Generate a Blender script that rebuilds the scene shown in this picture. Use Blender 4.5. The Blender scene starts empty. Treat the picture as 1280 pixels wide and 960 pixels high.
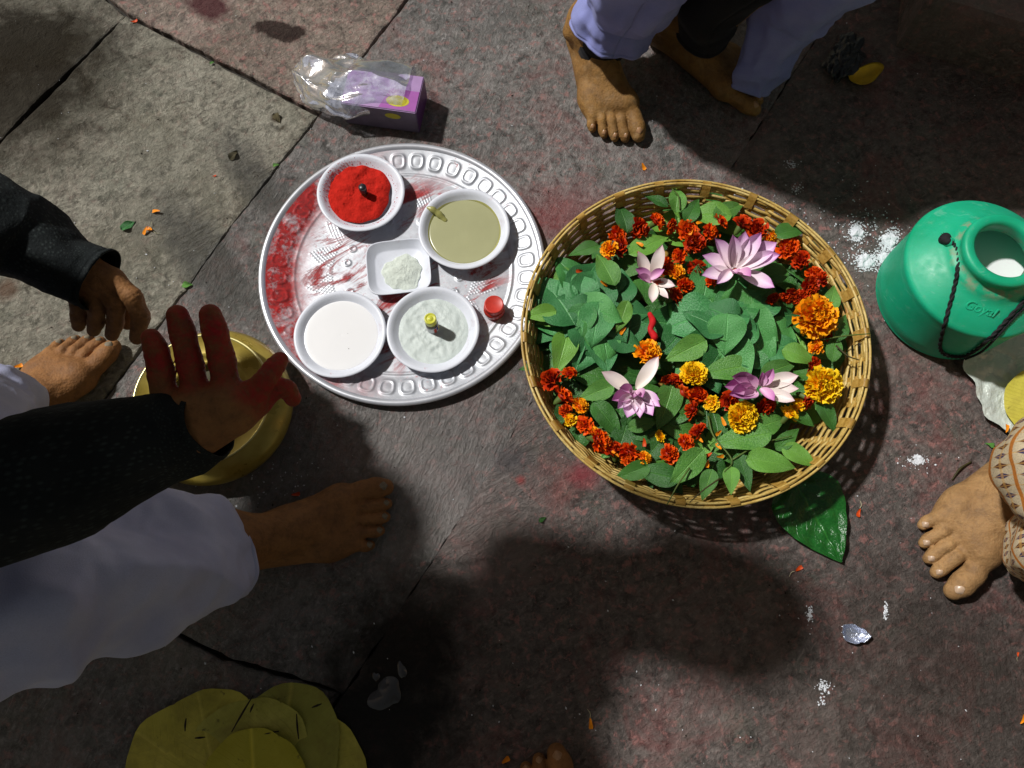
import bpy, bmesh, math, random
import numpy as np
from mathutils import Vector, Matrix, Euler
random.seed(7)
R = math.radians
PI = math.pi
scene = bpy.context.scene
col = scene.collection

# ------------------------------------------------------------------ camera
HC = 1.0                       # the camera is held one metre above the paving
TILT = R(17.0)
CY = -0.055                     # the camera stands a little behind the origin
FPX = 961.0                    # focal length in photo pixels (1280 wide)
cam_d = bpy.data.cameras.new('camera')
cam = bpy.data.objects.new('camera', cam_d)
col.objects.link(cam)
cam.location = (0, CY, HC)
cam.rotation_euler = (TILT, 0, 0)
cam_d.sensor_fit = 'HORIZONTAL'
cam_d.sensor_width = 36.0
cam_d.lens = 36.0 * FPX / 1280.0
cam_d.clip_start = 0.02
cam_d.clip_end = 200.0
scene.camera = cam

# ------------------------------------------------------------------ light
SUN_DIR = Vector((-0.70, 0.36, 1.0)).normalized()     # towards the lamp, up and to the left
sun_elev = math.asin(SUN_DIR.z)
sun_az = math.atan2(SUN_DIR.x, SUN_DIR.y)
w = bpy.data.worlds.new('World')
scene.world = w
w.use_nodes = True
wn = w.node_tree
bg = wn.nodes['Background']
sky = wn.nodes.new('ShaderNodeTexSky')
sky.sky_type = 'NISHITA'
sky.sun_disc = False
sky.sun_elevation = sun_elev
sky.sun_rotation = sun_az
tint = wn.nodes.new('ShaderNodeMix'); tint.data_type = 'RGBA'; tint.blend_type = 'MULTIPLY'
tint.inputs[0].default_value = 1.0; tint.inputs[7].default_value = (1.42, 1.02, 0.62, 1)   # town light on the night sky
wn.links.new(sky.outputs[0], tint.inputs[6]); wn.links.new(tint.outputs[2], bg.inputs[0])
bg.inputs[1].default_value = 0.040                     # night: only a little is left of the sky
sd = bpy.data.lights.new('sun', 'SUN')
sd.energy = 3.7
sd.angle = R(2.8)
sd.color = (1.0, 0.985, 0.95)
so = bpy.data.objects.new('sun', sd)
so.rotation_euler = (-SUN_DIR).to_track_quat('-Z', 'Y').to_euler()
so.location = SUN_DIR * 4
col.objects.link(so)
scene.view_settings.view_transform = 'Standard'
scene.view_settings.look = 'None'
scene.view_settings.exposure = 0.0
scene.view_settings.gamma = 1.0

# ------------------------------------------------------------------ helpers
CT, ST = math.cos(TILT), math.sin(TILT)
def ray(px, py):
    u = (px - 640) / FPX; v = (480 - py) / FPX
    return u, v * CT + ST, v * ST - CT
def G(px, py, h=0.0):
    "the point at height h that is seen at photo pixel px, py"
    x, y, z = ray(px, py)
    t = (h - HC) / z
    return Vector((x * t, y * t + CY, h))
def MPP(px, py, h=0.0):
    "metres per pixel there"
    return (h - HC) / ray(px, py)[2] / FPX
def GP(pts, h=0.0):
    return [G(a[0], a[1], a[2] if len(a) > 2 else h) for a in pts]

def srgb(r, g, b):
    def f(c):
        c /= 255.0
        return c / 12.92 if c <= 0.04045 else ((c + 0.055) / 1.055) ** 2.4
    return (f(r), f(g), f(b), 1.0)

def vhash(ix, iy, iz, seed):
    n = (ix.astype(np.int64) * 374761393 + iy.astype(np.int64) * 668265263 + iz.astype(np.int64) * 1274126177 + seed * 974634541) & 0x7fffffff
    n = ((n ^ (n >> 13)) * 1274126177) & 0x7fffffff
    n = n ^ (n >> 16)
    return (n & 0xffff) / 32767.5 - 1.0
def vnoise(P, freq=1.0, seed=0, octv=1):
    P = np.asarray(P, dtype=np.float64)
    out = np.zeros(P.shape[:-1]); a = 1.0
    for o in range(octv):
        Q = P * freq * 2 ** o + 100.5
        I = np.floor(Q); Fr = Q - I; Fr = Fr * Fr * (3 - 2 * Fr)
        ix, iy, iz = I[..., 0], I[..., 1], I[..., 2]
        fx, fy, fz = Fr[..., 0], Fr[..., 1], Fr[..., 2]
        acc = 0
        for dx in (0, 1):
            for dy in (0, 1):
                for dz in (0, 1):
                    wgt = (fx if dx else 1 - fx) * (fy if dy else 1 - fy) * (fz if dz else 1 - fz)
                    acc = acc + wgt * vhash(ix + dx, iy + dy, iz + dz, seed + o)
        out += a * acc; a *= 0.5
    return out

def mesh(name, V, Fc, mat=None, smooth=True, uv=None, attr=None, mats=None, fmat=None):
    me = bpy.data.meshes.new(name)
    V = np.asarray(V, dtype=float).reshape(-1, 3)
    me.from_pydata(V.tolist(), [], [tuple(int(i) for i in f) for f in Fc])
    if smooth:
        me.polygons.foreach_set('use_smooth', np.ones(len(me.polygons), dtype=bool))
    if mats:
        for m in mats: me.materials.append(m)
        if fmat is not None: me.polygons.foreach_set('material_index', np.asarray(fmat, dtype=np.int32))
    elif mat: me.materials.append(mat)
    if uv is not None:
        ul = me.uv_layers.new(name='UVMap')
        li = np.zeros(len(me.loops), dtype=np.int32); me.loops.foreach_get('vertex_index', li)
        ul.data.foreach_set('uv', np.asarray(uv, dtype=np.float32)[li].ravel())
    if attr:
        for k, a in attr.items():
            at = me.attributes.new(k, 'FLOAT', 'POINT')
            at.data.foreach_set('value', np.asarray(a, dtype=np.float32))
    me.update()
    return me
def link(name, me, parent=None, loc=(0, 0, 0), rot=(0, 0, 0), scale=(1, 1, 1)):
    o = bpy.data.objects.new(name, me)
    o.location = loc; o.rotation_euler = rot; o.scale = scale
    col.objects.link(o)
    if parent is not None: o.parent = parent
    return o
def tag(o, label, cat, group=None, kind=None):
    if label: o['label'] = label
    if cat: o['category'] = cat
    if group: o['group'] = group
    if kind: o['kind'] = kind
    return o
def empty(name, loc, label, cat, group=None, rz=0.0):
    o = bpy.data.objects.new(name, None)
    o.empty_display_size = 0.02
    o.location = loc; o.rotation_euler = (0, 0, rz)
    col.objects.link(o)
    return tag(o, label, cat, group)

def lathe(prof, n=64, wob=None):
    V = []; Fc = []
    m = len(prof)
    for i in range(n):
        a = 2 * PI * i / n
        for (r, z) in prof:
            k = 1.0 if wob is None else wob(a, r, z)
            V.append((r * k * math.cos(a), r * k * math.sin(a), z))
    for i in range(n):
        j = (i + 1) % n
        for k in range(m - 1):
            Fc.append((i * m + k, j * m + k, j * m + k + 1, i * m + k + 1))
    return V, Fc
def join(parts):
    V = []; Fc = []; off = 0
    for (v, f) in parts:
        V += [tuple(p) for p in v]; Fc += [tuple(i + off for i in q) for q in f]; off = len(V)
    return V, Fc

def catmull(pts, n):
    "resample a polyline (numpy rows) smoothly to n rows"
    P = np.asarray(pts, dtype=float)
    m = len(P)
    Q = np.vstack([2 * P[0] - P[1], P, 2 * P[-1] - P[-2]])
    out = []
    for i in range(n):
        s = i / (n - 1) * (m - 1); k = min(int(s), m - 2); t = s - k
        a, b, c, d = Q[k], Q[k + 1], Q[k + 2], Q[k + 3]
        out.append(0.5 * ((2 * b) + (c - a) * t + (2 * a - 5 * b + 4 * c - d) * t * t + (3 * b - a - 3 * c + d) * t ** 3))
    return np.array(out)
def frames(P):
    T = np.gradient(P, axis=0); T /= np.linalg.norm(T, axis=1)[:, None] + 1e-12
    N = []; ref = np.array([0, 0, 1.0])
    if abs(T[0] @ ref) > 0.9: ref = np.array([0, 1.0, 0])
    n = ref - T[0] * (T[0] @ ref); n /= np.linalg.norm(n)
    for t in T:
        n = n - t * (t @ n); n /= np.linalg.norm(n); N.append(n)
    N = np.array(N); B = np.cross(T, N)
    return T, N, B
def tube(pts, rad, n=8, seg=None, cap=True):
    P = catmull(pts, seg or len(pts) * 4) if len(pts) > 1 else np.array(pts)
    rr = np.interp(np.linspace(0, 1, len(P)), np.linspace(0, 1, len(rad)), rad) if hasattr(rad, '__len__') else np.full(len(P), rad)
    T, N, B = frames(P)
    V = []; Fc = []
    for i in range(len(P)):
        for k in range(n):
            a = 2 * PI * k / n
            V.append(P[i] + rr[i] * (math.cos(a) * N[i] + math.sin(a) * B[i]))
    for i in range(len(P) - 1):
        for k in range(n):
            l = (k + 1) % n
            Fc.append((i * n + k, i * n + l, (i + 1) * n + l, (i + 1) * n + k))
    if cap:
        Fc.append(tuple(range(n - 1, -1, -1))); Fc.append(tuple((len(P) - 1) * n + k for k in range(n)))
    return V, Fc

# ---- signed distance bodies: smooth unions of tapered capsules, meshed by surface nets
def sd_cone(P, a, ra, b, rb):
    a = np.asarray(a, dtype=np.float32); b = np.asarray(b, dtype=np.float32)
    ba = b - a; pa = P - a
    h = np.clip((pa @ ba) / max(float(ba @ ba), 1e-12), 0, 1)
    d = pa - h[..., None] * ba
    return np.sqrt((d * d).sum(-1)) - (ra + (rb - ra) * h)
def smin(a, b, k):
    h = np.clip(0.5 + 0.5 * (b - a) / k, 0, 1)
    return b + (a - b) * h - k * h * (1 - h)
def chain(P, pts, k=0.004):
    d = None
    for (p, r), (q, s) in zip(pts[:-1], pts[1:]):
        c = sd_cone(P, p, r, q, s)
        d = c if d is None else smin(d, c, k)
    return d
def creases(P, d, pts, depth, wid):
    for i in range(1, len(pts) - 1):
        p = np.array(pts[i][0], dtype=np.float32); r_ = pts[i][1]
        u = np.array(pts[i + 1][0]) - np.array(pts[i - 1][0]); u = (u / np.linalg.norm(u)).astype(np.float32)
        q = P - p
        near = np.clip(1.9 - np.sqrt((q * q).sum(-1)) / r_, 0, 1)
        al = q @ u
        d = d + near * depth * (np.exp(-(al / wid) ** 2) + 0.6 * np.exp(-((al - 3.2 * wid) / wid) ** 2))
    return d
def surfnet(fn, lo, hi, h):
    lo = np.asarray(lo, dtype=np.float32); hi = np.asarray(hi, dtype=np.float32)
    n = np.ceil((hi - lo) / h).astype(int) + 1
    ax = [lo[i] + h * np.arange(n[i], dtype=np.float32) for i in range(3)]
    P = np.stack(np.meshgrid(*ax, indexing='ij'), -1)
    D = fn(P)
    s = D < 0
    c = np.zeros(tuple(n - 1), dtype=np.int8)
    offs = [(x, y, z) for x in (0, 1) for y in (0, 1) for z in (0, 1)]
    for (x, y, z) in offs:
        c += s[x:n[0] - 1 + x, y:n[1] - 1 + y, z:n[2] - 1 + z]
    idx = np.argwhere((c > 0) & (c < 8))
    acc = np.zeros((len(idx), 3)); cnt = np.zeros(len(idx))
    for i in range(8):
        for j in range(i + 1, 8):
            a = np.array(offs[i]); b = np.array(offs[j])
            if np.abs(a - b).sum() != 1: continue
            ia = idx + a; ib = idx + b
            da = D[ia[:, 0], ia[:, 1], ia[:, 2]]; db = D[ib[:, 0], ib[:, 1], ib[:, 2]]
            m = (da < 0) != (db < 0)
            t = np.where(m, da / np.where(m, da - db, 1), 0)
            acc += np.where(m[:, None], a + t[:, None] * (b - a), 0); cnt += m
    V = lo + (idx + acc / cnt[:, None]) * h
    imap = np.full(tuple(n - 1), -1, dtype=np.int64)
    imap[idx[:, 0], idx[:, 1], idx[:, 2]] = np.arange(len(idx))
    Fs = []
    for axis in range(3):
        e = [0, 0, 0]; e[axis] = 1
        o1, o2 = [k for k in range(3) if k != axis]
        sl0 = [slice(1, n[k] - 1) for k in range(3)]; sl0[axis] = slice(0, n[axis] - 1)
        sl1 = list(sl0); sl1[axis] = slice(1, n[axis])
        s0 = s[tuple(sl0)]; s1 = s[tuple(sl1)]
        pts = np.argwhere(s0 != s1)
        flip = s0[pts[:, 0], pts[:, 1], pts[:, 2]]
        st = np.array([1, 1, 1]); st[axis] = 0
        pts = pts + st
        def cell(d1, d2):
            q = pts.copy(); q[:, o1] -= d1; q[:, o2] -= d2
            return imap[q[:, 0], q[:, 1], q[:, 2]]
        q = np.stack([cell(1, 1), cell(0, 1), cell(0, 0), cell(1, 0)], 1)
        if axis == 1: flip = ~flip
        q = np.where(flip[:, None], q, q[:, ::-1])
        q = q[(q >= 0).all(1)]
        Fs.append(q)
    return V.astype(float), np.vstack(Fs)

# ------------------------------------------------------------------ materials
class M:
    "tiny node-graph builder"
    def __init__(s, name):
        s.m = bpy.data.materials.new(name); s.m.use_nodes = True
        s.t = s.m.node_tree; s.b = s.t.nodes['Principled BSDF']
    def n(s, typ, ins=None, **kw):
        nd = s.t.nodes.new('ShaderNode' + typ)
        for k, v in kw.items(): setattr(nd, k, v)
        for k, v in (ins or {}).items(): s.set(nd.inputs[k], v)
        return nd
    def set(s, inp, v):
        if isinstance(v, bpy.types.NodeSocket): s.t.links.new(v, inp)
        elif isinstance(v, bpy.types.Node): s.t.links.new(v.outputs[0], inp)
        else:
            if hasattr(inp, 'default_value'):
                if inp.type == 'RGBA' and len(v) == 3: v = tuple(v) + (1,)
                inp.default_value = v
    def p(s, **kw):
        for k, v in kw.items(): s.set(s.b.inputs[k.replace('_', ' ')], v)
        return s
    def obj(s): return s.n('TexCoord').outputs['Object']
    def pos(s): return s.n('NewGeometry').outputs['Position']
    def uv(s): return s.n('TexCoord').outputs['UV']
    def mapv(s, v, scale=(1, 1, 1), rot=(0, 0, 0), loc=(0, 0, 0)):
        if any(rot):
            v = s.n('Mapping', {'Vector': v, 'Rotation': rot}).outputs[0]; rot = (0, 0, 0)
        return s.n('Mapping', {'Vector': v, 'Scale': scale, 'Rotation': rot, 'Location': loc}).outputs[0]
    def noise(s, v, scale, detail=4, rough=0.55, dist=0.0):
        return s.n('TexNoise', {'Vector': v, 'Scale': scale, 'Detail': detail, 'Roughness': rough, 'Distortion': dist}).outputs[0]
    def ramp(s, f, stops):
        r = s.n('ValToRGB', {'Fac': f}); e = r.color_ramp.elements
        while len(e) < len(stops): e.new(0.5)
        for el, (p, c) in zip(e, stops):
            el.position = p
            el.color = (c, c, c, 1) if not hasattr(c, '__len__') else (tuple(c) + (1,))[:4]
        return r.outputs[0]
    def mix(s, f, a, b, mode='MIX'):
        x = s.n('Mix', data_type='RGBA', blend_type=mode)
        s.set(x.inputs[0], f); s.set(x.inputs[6], a); s.set(x.inputs[7], b)
        return x.outputs[2]
    def math(s, op, a, b=0.0, c=0.0, clamp=False):
        x = s.n('Math', operation=op); x.use_clamp = clamp
        s.set(x.inputs[0], a); s.set(x.inputs[1], b); s.set(x.inputs[2], c)
        return x.outputs[0]
    def bump(s, h, strength=0.3, dist=0.002):
        b = s.n('Bump', {'Height': h, 'Strength': strength, 'Distance': dist}).outputs[0]
        s.set(s.b.inputs['Normal'], b); return s
    def spot(s, v, centre, rad, soft, wobble=None, sc=(1, 1, 1), rot=0.0):
        "mask 1 inside a patch round centre (world), with a ragged edge"
        q = s.n('VectorMath', operation='SUBTRACT', ins={0: v, 1: tuple(centre)}).outputs[0]
        if rot: q = s.n('VectorRotate', {'Vector': q, 'Angle': rot}, rotation_type='Z_AXIS').outputs[0]
        q = s.n('VectorMath', operation='MULTIPLY', ins={0: q, 1: sc}).outputs[0]
        d = s.n('VectorMath', operation='LENGTH', ins={0: q}).outputs['Value']
        if wobble is not None:
            d = s.math('ADD', d, s.math('MULTIPLY', s.math('SUBTRACT', wobble, 0.5), rad * 1.6))
        mr = s.n('MapRange', {0: d, 1: rad + soft, 2: rad - soft, 3: 0.0, 4: 1.0})
        mr.clamp = True
        return mr.outputs[0]

def simple(name, c, rough=0.5, spec=0.5, var=0.0, vs=30, bump=0.0, bs=200, bd=0.001, metal=0.0, **kw):
    m = M(name)
    base = c
    v = m.obj()
    if var:
        n = m.noise(v, vs, 5)
        d = tuple(x * (1 - var) for x in c[:3]); l = tuple(min(1, x * (1 + var)) for x in c[:3])
        base = m.ramp(n, [(0.3, d), (0.7, l)])
    m.p(Base_Color=base, Roughness=rough, Metallic=metal)
    m.b.inputs['Specular IOR Level'].default_value = spec
    if bump: m.bump(m.noise(v, bs, 4), bump, bd)
    for k, x in kw.items(): m.p(**{k: x})
    return m.m

def stone_mat(name, tones, seed, streak_rot=R(25), red=0.3, wet=0.3):
    m = M(name); v = m.pos()
    vo = m.mapv(v, loc=(seed * 3.1, seed * 1.7, 0))
    big = m.noise(vo, 5.5, 5, 0.65, 0.5)
    mid = m.noise(vo, 52, 8, 0.72, 0.5)
    st = m.noise(m.mapv(vo, scale=(38, 120, 60), rot=(0, 0, streak_rot)), 1.0, 6, 0.68, 1.6)
    fine = m.noise(vo, 330, 4, 0.7, 0.2)
    blot = m.noise(m.mapv(vo, loc=(7, 3, 0)), 135, 5, 0.68, 0.5)
    c = m.ramp(big, [(0.30, tones[0]), (0.5, tones[1]), (0.70, tones[2])])
    c = m.mix(m.ramp(mid, [(0.36, 0.9), (0.50, 0.0)]), c, tones[3])
    c = m.mix(m.ramp(mid, [(0.54, 0.0), (0.70, 0.7)]), c, tones[4])
    c = m.mix(m.ramp(blot, [(0.34, 0.55), (0.48, 0.0)]), c, tones[3])
    c = m.mix(m.ramp(blot, [(0.55, 0.0), (0.68, 0.45)]), c, tones[5])
    c = m.mix(m.ramp(st, [(0.36, 0.40), (0.50, 0.0)]), c, tones[3])
    c = m.mix(m.ramp(st, [(0.58, 0.0), (0.72, 0.45)]), c, tones[5])
    c = m.mix(m.ramp(fine, [(0.28, 0.5), (0.42, 0.0)]), c, tones[3])
    c = m.mix(m.ramp(fine, [(0.62, 0.0), (0.75, 0.5)]), c, tones[5])
    # old vermilion rubbed into the stone
    rd = m.noise(vo, 10, 7, 0.75, 0.7)
    c = m.mix(m.math('MULTIPLY', m.ramp(rd, [(0.50, 0.0), (0.70, 1.0)]), red), c, srgb(136, 74, 72))
    rd2 = m.noise(vo, 85, 6, 0.7, 0.4)
    c = m.mix(m.math('MULTIPLY', m.ramp(rd2, [(0.54, 0.0), (0.64, 1.0)]), red * 1.1), c, srgb(172, 118, 112))
    gr = m.noise(m.mapv(vo, loc=(1, 9, 0)), 17, 5, 0.7)
    c = m.mix(m.ramp(gr, [(0.56, 0.0), (0.72, 0.35)]), c, srgb(98, 108, 92))
    wide = m.noise(m.mapv(v, loc=(2.3, 0.7, 0)), 3.2, 6, 0.7, 0.8)
    c = m.mix(m.ramp(wide, [(0.34, 0.5), (0.48, 0.0)]), c, tones[0])
    c = m.mix(m.ramp(wide, [(0.54, 0.0), (0.70, 0.5)]), c, tones[4])
    wob = m.noise(v, 22, 5, 0.65, 0.5)
    # stains, and shade painted in at the top left: (px, py, radius m, soft, stretch, rot, colour, strength)
    dark_mask = None
    for (px, py, r, sf, sc, ro, cc, sg) in STAINS_AND_SHADE:
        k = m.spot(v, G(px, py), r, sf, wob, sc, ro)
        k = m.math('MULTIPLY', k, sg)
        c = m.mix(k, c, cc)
        if sum(cc[:3]) < 0.13: dark_mask = k if dark_mask is None else m.math('MAXIMUM', dark_mask, k)
    wn_ = m.noise(vo, 7, 4, 0.6, 0.3)
    rough = m.ramp(wn_, [(0.36, max(0.24, 0.48 - wet)), (0.62, 0.70)])
    
    # damp, polished places
    dm = None
    for (px, py, r, sf, sc, ro) in DAMP:
        k = m.spot(v, G(px, py), r, sf, wob, sc, ro)
        dm = k if dm is None else m.math('MAXIMUM', dm, k)
    rough = m.mix(dm, rough, m.ramp(st, [(0.40, 0.30), (0.60, 0.50)]))
    m.p(Base_Color=c, Roughness=rough)
    m.p(Specular_IOR_Level=m.math('SUBTRACT', m.math('ADD', 0.5, m.math('MULTIPLY', dm, 0.5)), m.math('MULTIPLY', dark_mask, 0.42), clamp=True))
    h = m.math('ADD', m.math('MULTIPLY', st, m.math('ADD', 0.7, m.math('MULTIPLY', dm, 1.3))), m.math('ADD', m.math('MULTIPLY', mid, 1.6), m.math('ADD', m.math('MULTIPLY', fine, 0.45), m.math('MULTIPLY', blot, 0.8))))
    m.bump(h, 0.85, 0.005)
    return m.m

DAMP = [(262, 310, 0.05, 0.03, (0.4, 1.6, 1), 0.95), (330, 225, 0.03, 0.02, (0.4, 1.6, 1), 0.95), (460, 565, 0.13, 0.06, (0.8, 1.0, 1), 0.0), (560, 585, 0.10, 0.05, (1.0, 0.8, 1), 0.0),
        (300, 590, 0.10, 0.04, (0.8, 1.0, 1), 0.0), (350, 500, 0.08, 0.05, (1, 1, 1), 0.0), (560, 640, 0.08, 0.05, (1, 0.7, 1), 0.9), (640, 560, 0.07, 0.05, (1, 1, 1), 0.0), (200, 790, 0.05, 0.03, (1, 1, 1), 0.0)]
dark = srgb(30, 26, 22)
STAINS_AND_SHADE = [
    (350, 38, 0.030, 0.004, (0.75, 1.7, 1), 0.2, srgb(44, 32, 30), 0.9),      # dark drop below the bag
    (262, 8, 0.030, 0.008, (0.8, 1.3, 1), 0.4, srgb(74, 28, 38), 0.85),
    (30, 55, 0.10, 0.05, (0.8, 0.9, 1), 0.0, srgb(30, 25, 17), 0.92),  # shadow over the top-left corner, painted as dark colour
    (10, 130, 0.12, 0.06, (0.7, 1.0, 1), -0.5, srgb(36, 30, 21), 0.85),  # lower part of the same painted corner shadow
    (345, 148, 0.006, 0.003, (0.8, 1.0, 1), 0.3, srgb(60, 44, 26), 0.9),
    (353, 160, 0.005, 0.003, (1.6, 0.7, 1), 0.9, srgb(60, 48, 34), 0.7),
    (255, 320, 0.055, 0.02, (0.45, 1.5, 1), 0.9, srgb(66, 66, 62), 0.75),      # wet run along the joint
    (320, 225, 0.04, 0.02, (0.45, 1.5, 1), 0.9, srgb(62, 62, 58), 0.7),
    (690, 268, 0.045, 0.03, (0.6, 1.2, 1), -0.3, srgb(140, 52, 56), 0.55),     # vermilion smear
    (560, 575, 0.09, 0.05, (0.9, 0.9, 1), 0.0, srgb(124, 118, 116), 0.5),
    (640, 575, 0.020, 0.012, (0.9, 1.2, 1), 0.0, srgb(66, 64, 70), 0.6),
    (728, 592, 0.014, 0.008, (0.8, 1.0, 1), 0.0, srgb(150, 40, 56), 0.6),
    (651, 600, 0.005, 0.004, (1, 1, 1), 0.0, srgb(165, 52, 52), 0.7),
    (1180, 900, 0.16, 0.08, (0.8, 1.1, 1), 0.2, srgb(46, 40, 34), 0.5),  # soft darker patches at the lower right, this and the next
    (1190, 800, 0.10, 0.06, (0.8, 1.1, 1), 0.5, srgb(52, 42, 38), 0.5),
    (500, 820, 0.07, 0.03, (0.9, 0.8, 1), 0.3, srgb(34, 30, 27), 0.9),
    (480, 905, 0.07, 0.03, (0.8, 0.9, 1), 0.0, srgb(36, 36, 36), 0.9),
    (8, 362, 0.014, 0.007, (1, 0.9, 1), 0.0, srgb(92, 58, 36), 0.7),
    (315, 610, 0.10, 0.03, (0.9, 1.0, 1), 0.0, srgb(92, 92, 90), 0.4),
]
T_GREY = [srgb(112, 110, 96), srgb(140, 136, 122), srgb(158, 154, 140), srgb(70, 68, 58), srgb(176, 170, 154), srgb(206, 200, 184)]
T_TOP = [srgb(112, 102, 92), srgb(140, 126, 114), srgb(156, 144, 132), srgb(66, 58, 54), srgb(180, 156, 146), srgb(206, 186, 176)]
T_PURP = [srgb(84, 78, 75), srgb(104, 96, 92), srgb(120, 110, 105), srgb(52, 47, 45), srgb(138, 122, 116), srgb(166, 152, 146)]  # purple stone, toned darker overall in place of light falling off rightwards
T_MIX = [srgb(96, 95, 92), srgb(120, 117, 114), srgb(138, 134, 131), srgb(60, 58, 56), srgb(158, 150, 146), srgb(192, 186, 184)]
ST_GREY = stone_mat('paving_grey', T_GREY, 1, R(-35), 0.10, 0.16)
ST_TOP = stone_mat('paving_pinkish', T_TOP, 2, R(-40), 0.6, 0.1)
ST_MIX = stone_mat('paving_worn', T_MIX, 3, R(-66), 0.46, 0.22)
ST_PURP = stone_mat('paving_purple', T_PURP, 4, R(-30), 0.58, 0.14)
ST_DARK = simple('joint_dirt', srgb(40, 36, 30), 0.75, 0.3, 0.4, 60, 0.6, 150, 0.004)

def foam_mat():
    m = M('foam'); v = m.obj()
    n = m.noise(v, 34, 6, 0.7, 0.5); n2 = m.noise(v, 500, 3)
    c = m.ramp(n, [(0.35, (0.74, 0.77, 0.85)), (0.60, (0.70, 0.73, 0.81)), (0.72, (0.60, 0.58, 0.64))])
    c = m.mix(m.ramp(m.noise(m.mapv(v, loc=(3, 1, 2)), 60, 6, 0.75), [(0.64, 0.0), (0.72, 0.4)]), c, srgb(190, 120, 124))
    m.p(Base_Color=c, Roughness=0.42); m.bump(m.math('ADD', n2, n), 0.2, 0.0006)
    return m.m
FOAM = foam_mat()
def powder(name, c, scale=700, b=0.8, var=0.12):
    return simple(name, c, 0.95, 0.1, var, 120, b, scale, 0.002)
RED_P = powder('vermilion_powder', srgb(186, 38, 28), 300, 1.0, 0.16)
WHITE_P = powder('pale_powder', srgb(214, 222, 212))
SUGAR = simple('wet_sugar', srgb(198, 208, 204), 0.35, 0.5, 0.05, 160, 0.5, 700, 0.0015)
PASTE = simple('olive_paste', srgb(166, 166, 126), 0.26, 0.5, 0.05, 12, 0.05, 40, 0.002)
PASTE_D = simple('olive_paste_wet', srgb(158, 156, 92), 0.24, 0.5, 0.1, 80)
MILK = simple('milk', (0.86, 0.86, 0.87, 1), 0.25, 0.5)
BLACK_PL = simple('black_plastic', (0.012, 0.014, 0.018, 1), 0.35, 0.5)
AMBER = simple('amber_glass', srgb(52, 30, 16), 0.12, 0.6)
YCAP = simple('yellow_cap', srgb(205, 205, 70), 0.35, 0.5)
RCAP = simple('red_cap', srgb(196, 56, 44), 0.4, 0.4, 0.08, 200)
RGLASS = simple('red_tinted_glass', srgb(170, 44, 34), 0.15, 0.6, 0.2, 200)
LABEL = simple('paper_label', srgb(215, 215, 220), 0.5)
INK_R = simple('label_print_red', srgb(190, 60, 40), 0.5)
INK_B = simple('label_print_blue', srgb(50, 60, 140), 0.5)
INK_Y = simple('label_print_yellow', srgb(215, 190, 40), 0.5)

def alu_mat():
    m = M('aluminium'); v = m.obj()
    br = m.noise(m.mapv(v, scale=(30, 700, 60), rot=(0, 0, R(38))), 1.0, 3)
    n = m.noise(v, 45, 6, 0.65, 0.4); n2 = m.noise(v, 160, 4, 0.7)
    c = m.ramp(n, [(0.3, (0.42, 0.44, 0.48)), (0.7, (0.62, 0.64, 0.68))])
    rad = m.n('VectorMath', operation='LENGTH', ins={0: v}).outputs['Value']
    ang = m.n('SeparateXYZ', {0: v})
    # kumkum powder caught in the left border, and in smears over the floor
    left = m.math('MULTIPLY', ang.outputs['X'], -5.6)
    edge = m.n('MapRange', {0: rad, 1: 0.130, 2: 0.170, 3: 0.0, 4: 1.0}).outputs[0]
    kb = m.math('MULTIPLY', m.math('MULTIPLY', left, edge), m.ramp(m.noise(v, 30, 6, 0.75), [(0.30, 0.1), (0.58, 1.5)]), clamp=True)
    fl = m.noise(m.mapv(v, scale=(9, 30, 1), rot=(0, 0, R(-32)), loc=(0.6, 0.2, 0)), 1.0, 6, 0.72, 0.9)
    fmask = m.n('MapRange', {0: rad, 1: 0.165, 2: 0.125, 3: 0.0, 4: 1.0}).outputs[0]
    ks = m.math('MULTIPLY', m.ramp(fl, [(0.50, 0.0), (0.59, 0.95)]), fmask, clamp=True)
    ks2 = m.math('MULTIPLY', m.ramp(n2, [(0.58, 0.0), (0.7, 0.7)]), m.ramp(m.noise(v, 14, 3), [(0.45, 0.0), (0.6, 1.0)]))
    k = m.math('MAXIMUM', m.math('MAXIMUM', kb, ks), ks2, clamp=True)
    red = m.ramp(n2, [(0.35, srgb(120, 22, 24)), (0.65, srgb(178, 34, 34))])
    c = m.mix(k, c, red)
    m.p(Base_Color=c, Metallic=m.math('SUBTRACT', 0.55, m.math('MULTIPLY', k, 0.55)),
        Roughness=m.math('ADD', m.ramp(n2, [(0.3, 0.40), (0.7, 0.52)]), m.math('MULTIPLY', k, 0.4), clamp=True))
    m.bump(m.math('ADD', br, m.math('MULTIPLY', n, 0.6)), 0.10, 0.001)
    return m.m
ALU = alu_mat()
ALU_RIM = simple('aluminium_edge', (0.72, 0.74, 0.80, 1), 0.32, 0.5, 0.08, 40, 0.05, 300, 0.001, 0.6)

def bamboo_mat(name, a, b, c):
    m = M(name); v = m.obj()
    info = m.n('ObjectInfo').outputs['Random']
    n = m.noise(m.mapv(v, scale=(1, 1, 6)), 26, 5, 0.6)
    n2 = m.noise(v, 300, 3)
    cc = m.ramp(n, [(0.3, a), (0.5, b), (0.72, c)])
    cc = m.mix(m.ramp(n2, [(0.35, 0.45), (0.5, 0.0)]), cc, tuple(x * 0.55 for x in a[:3]))
    cc = m.mix(m.math('MULTIPLY', info, 0.35), cc, tuple(x * 0.7 for x in b[:3]))
    rd = m.ramp(m.noise(v, 16, 4, 0.6), [(0.66, 0.0), (0.74, 0.55)])
    cc = m.mix(rd, cc, srgb(170, 80, 30))
    m.p(Base_Color=cc, Roughness=0.42); m.b.inputs['Specular IOR Level'].default_value = 0.4
    m.bump(m.math('ADD', n2, n), 0.4, 0.0012)
    return m.m
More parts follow.
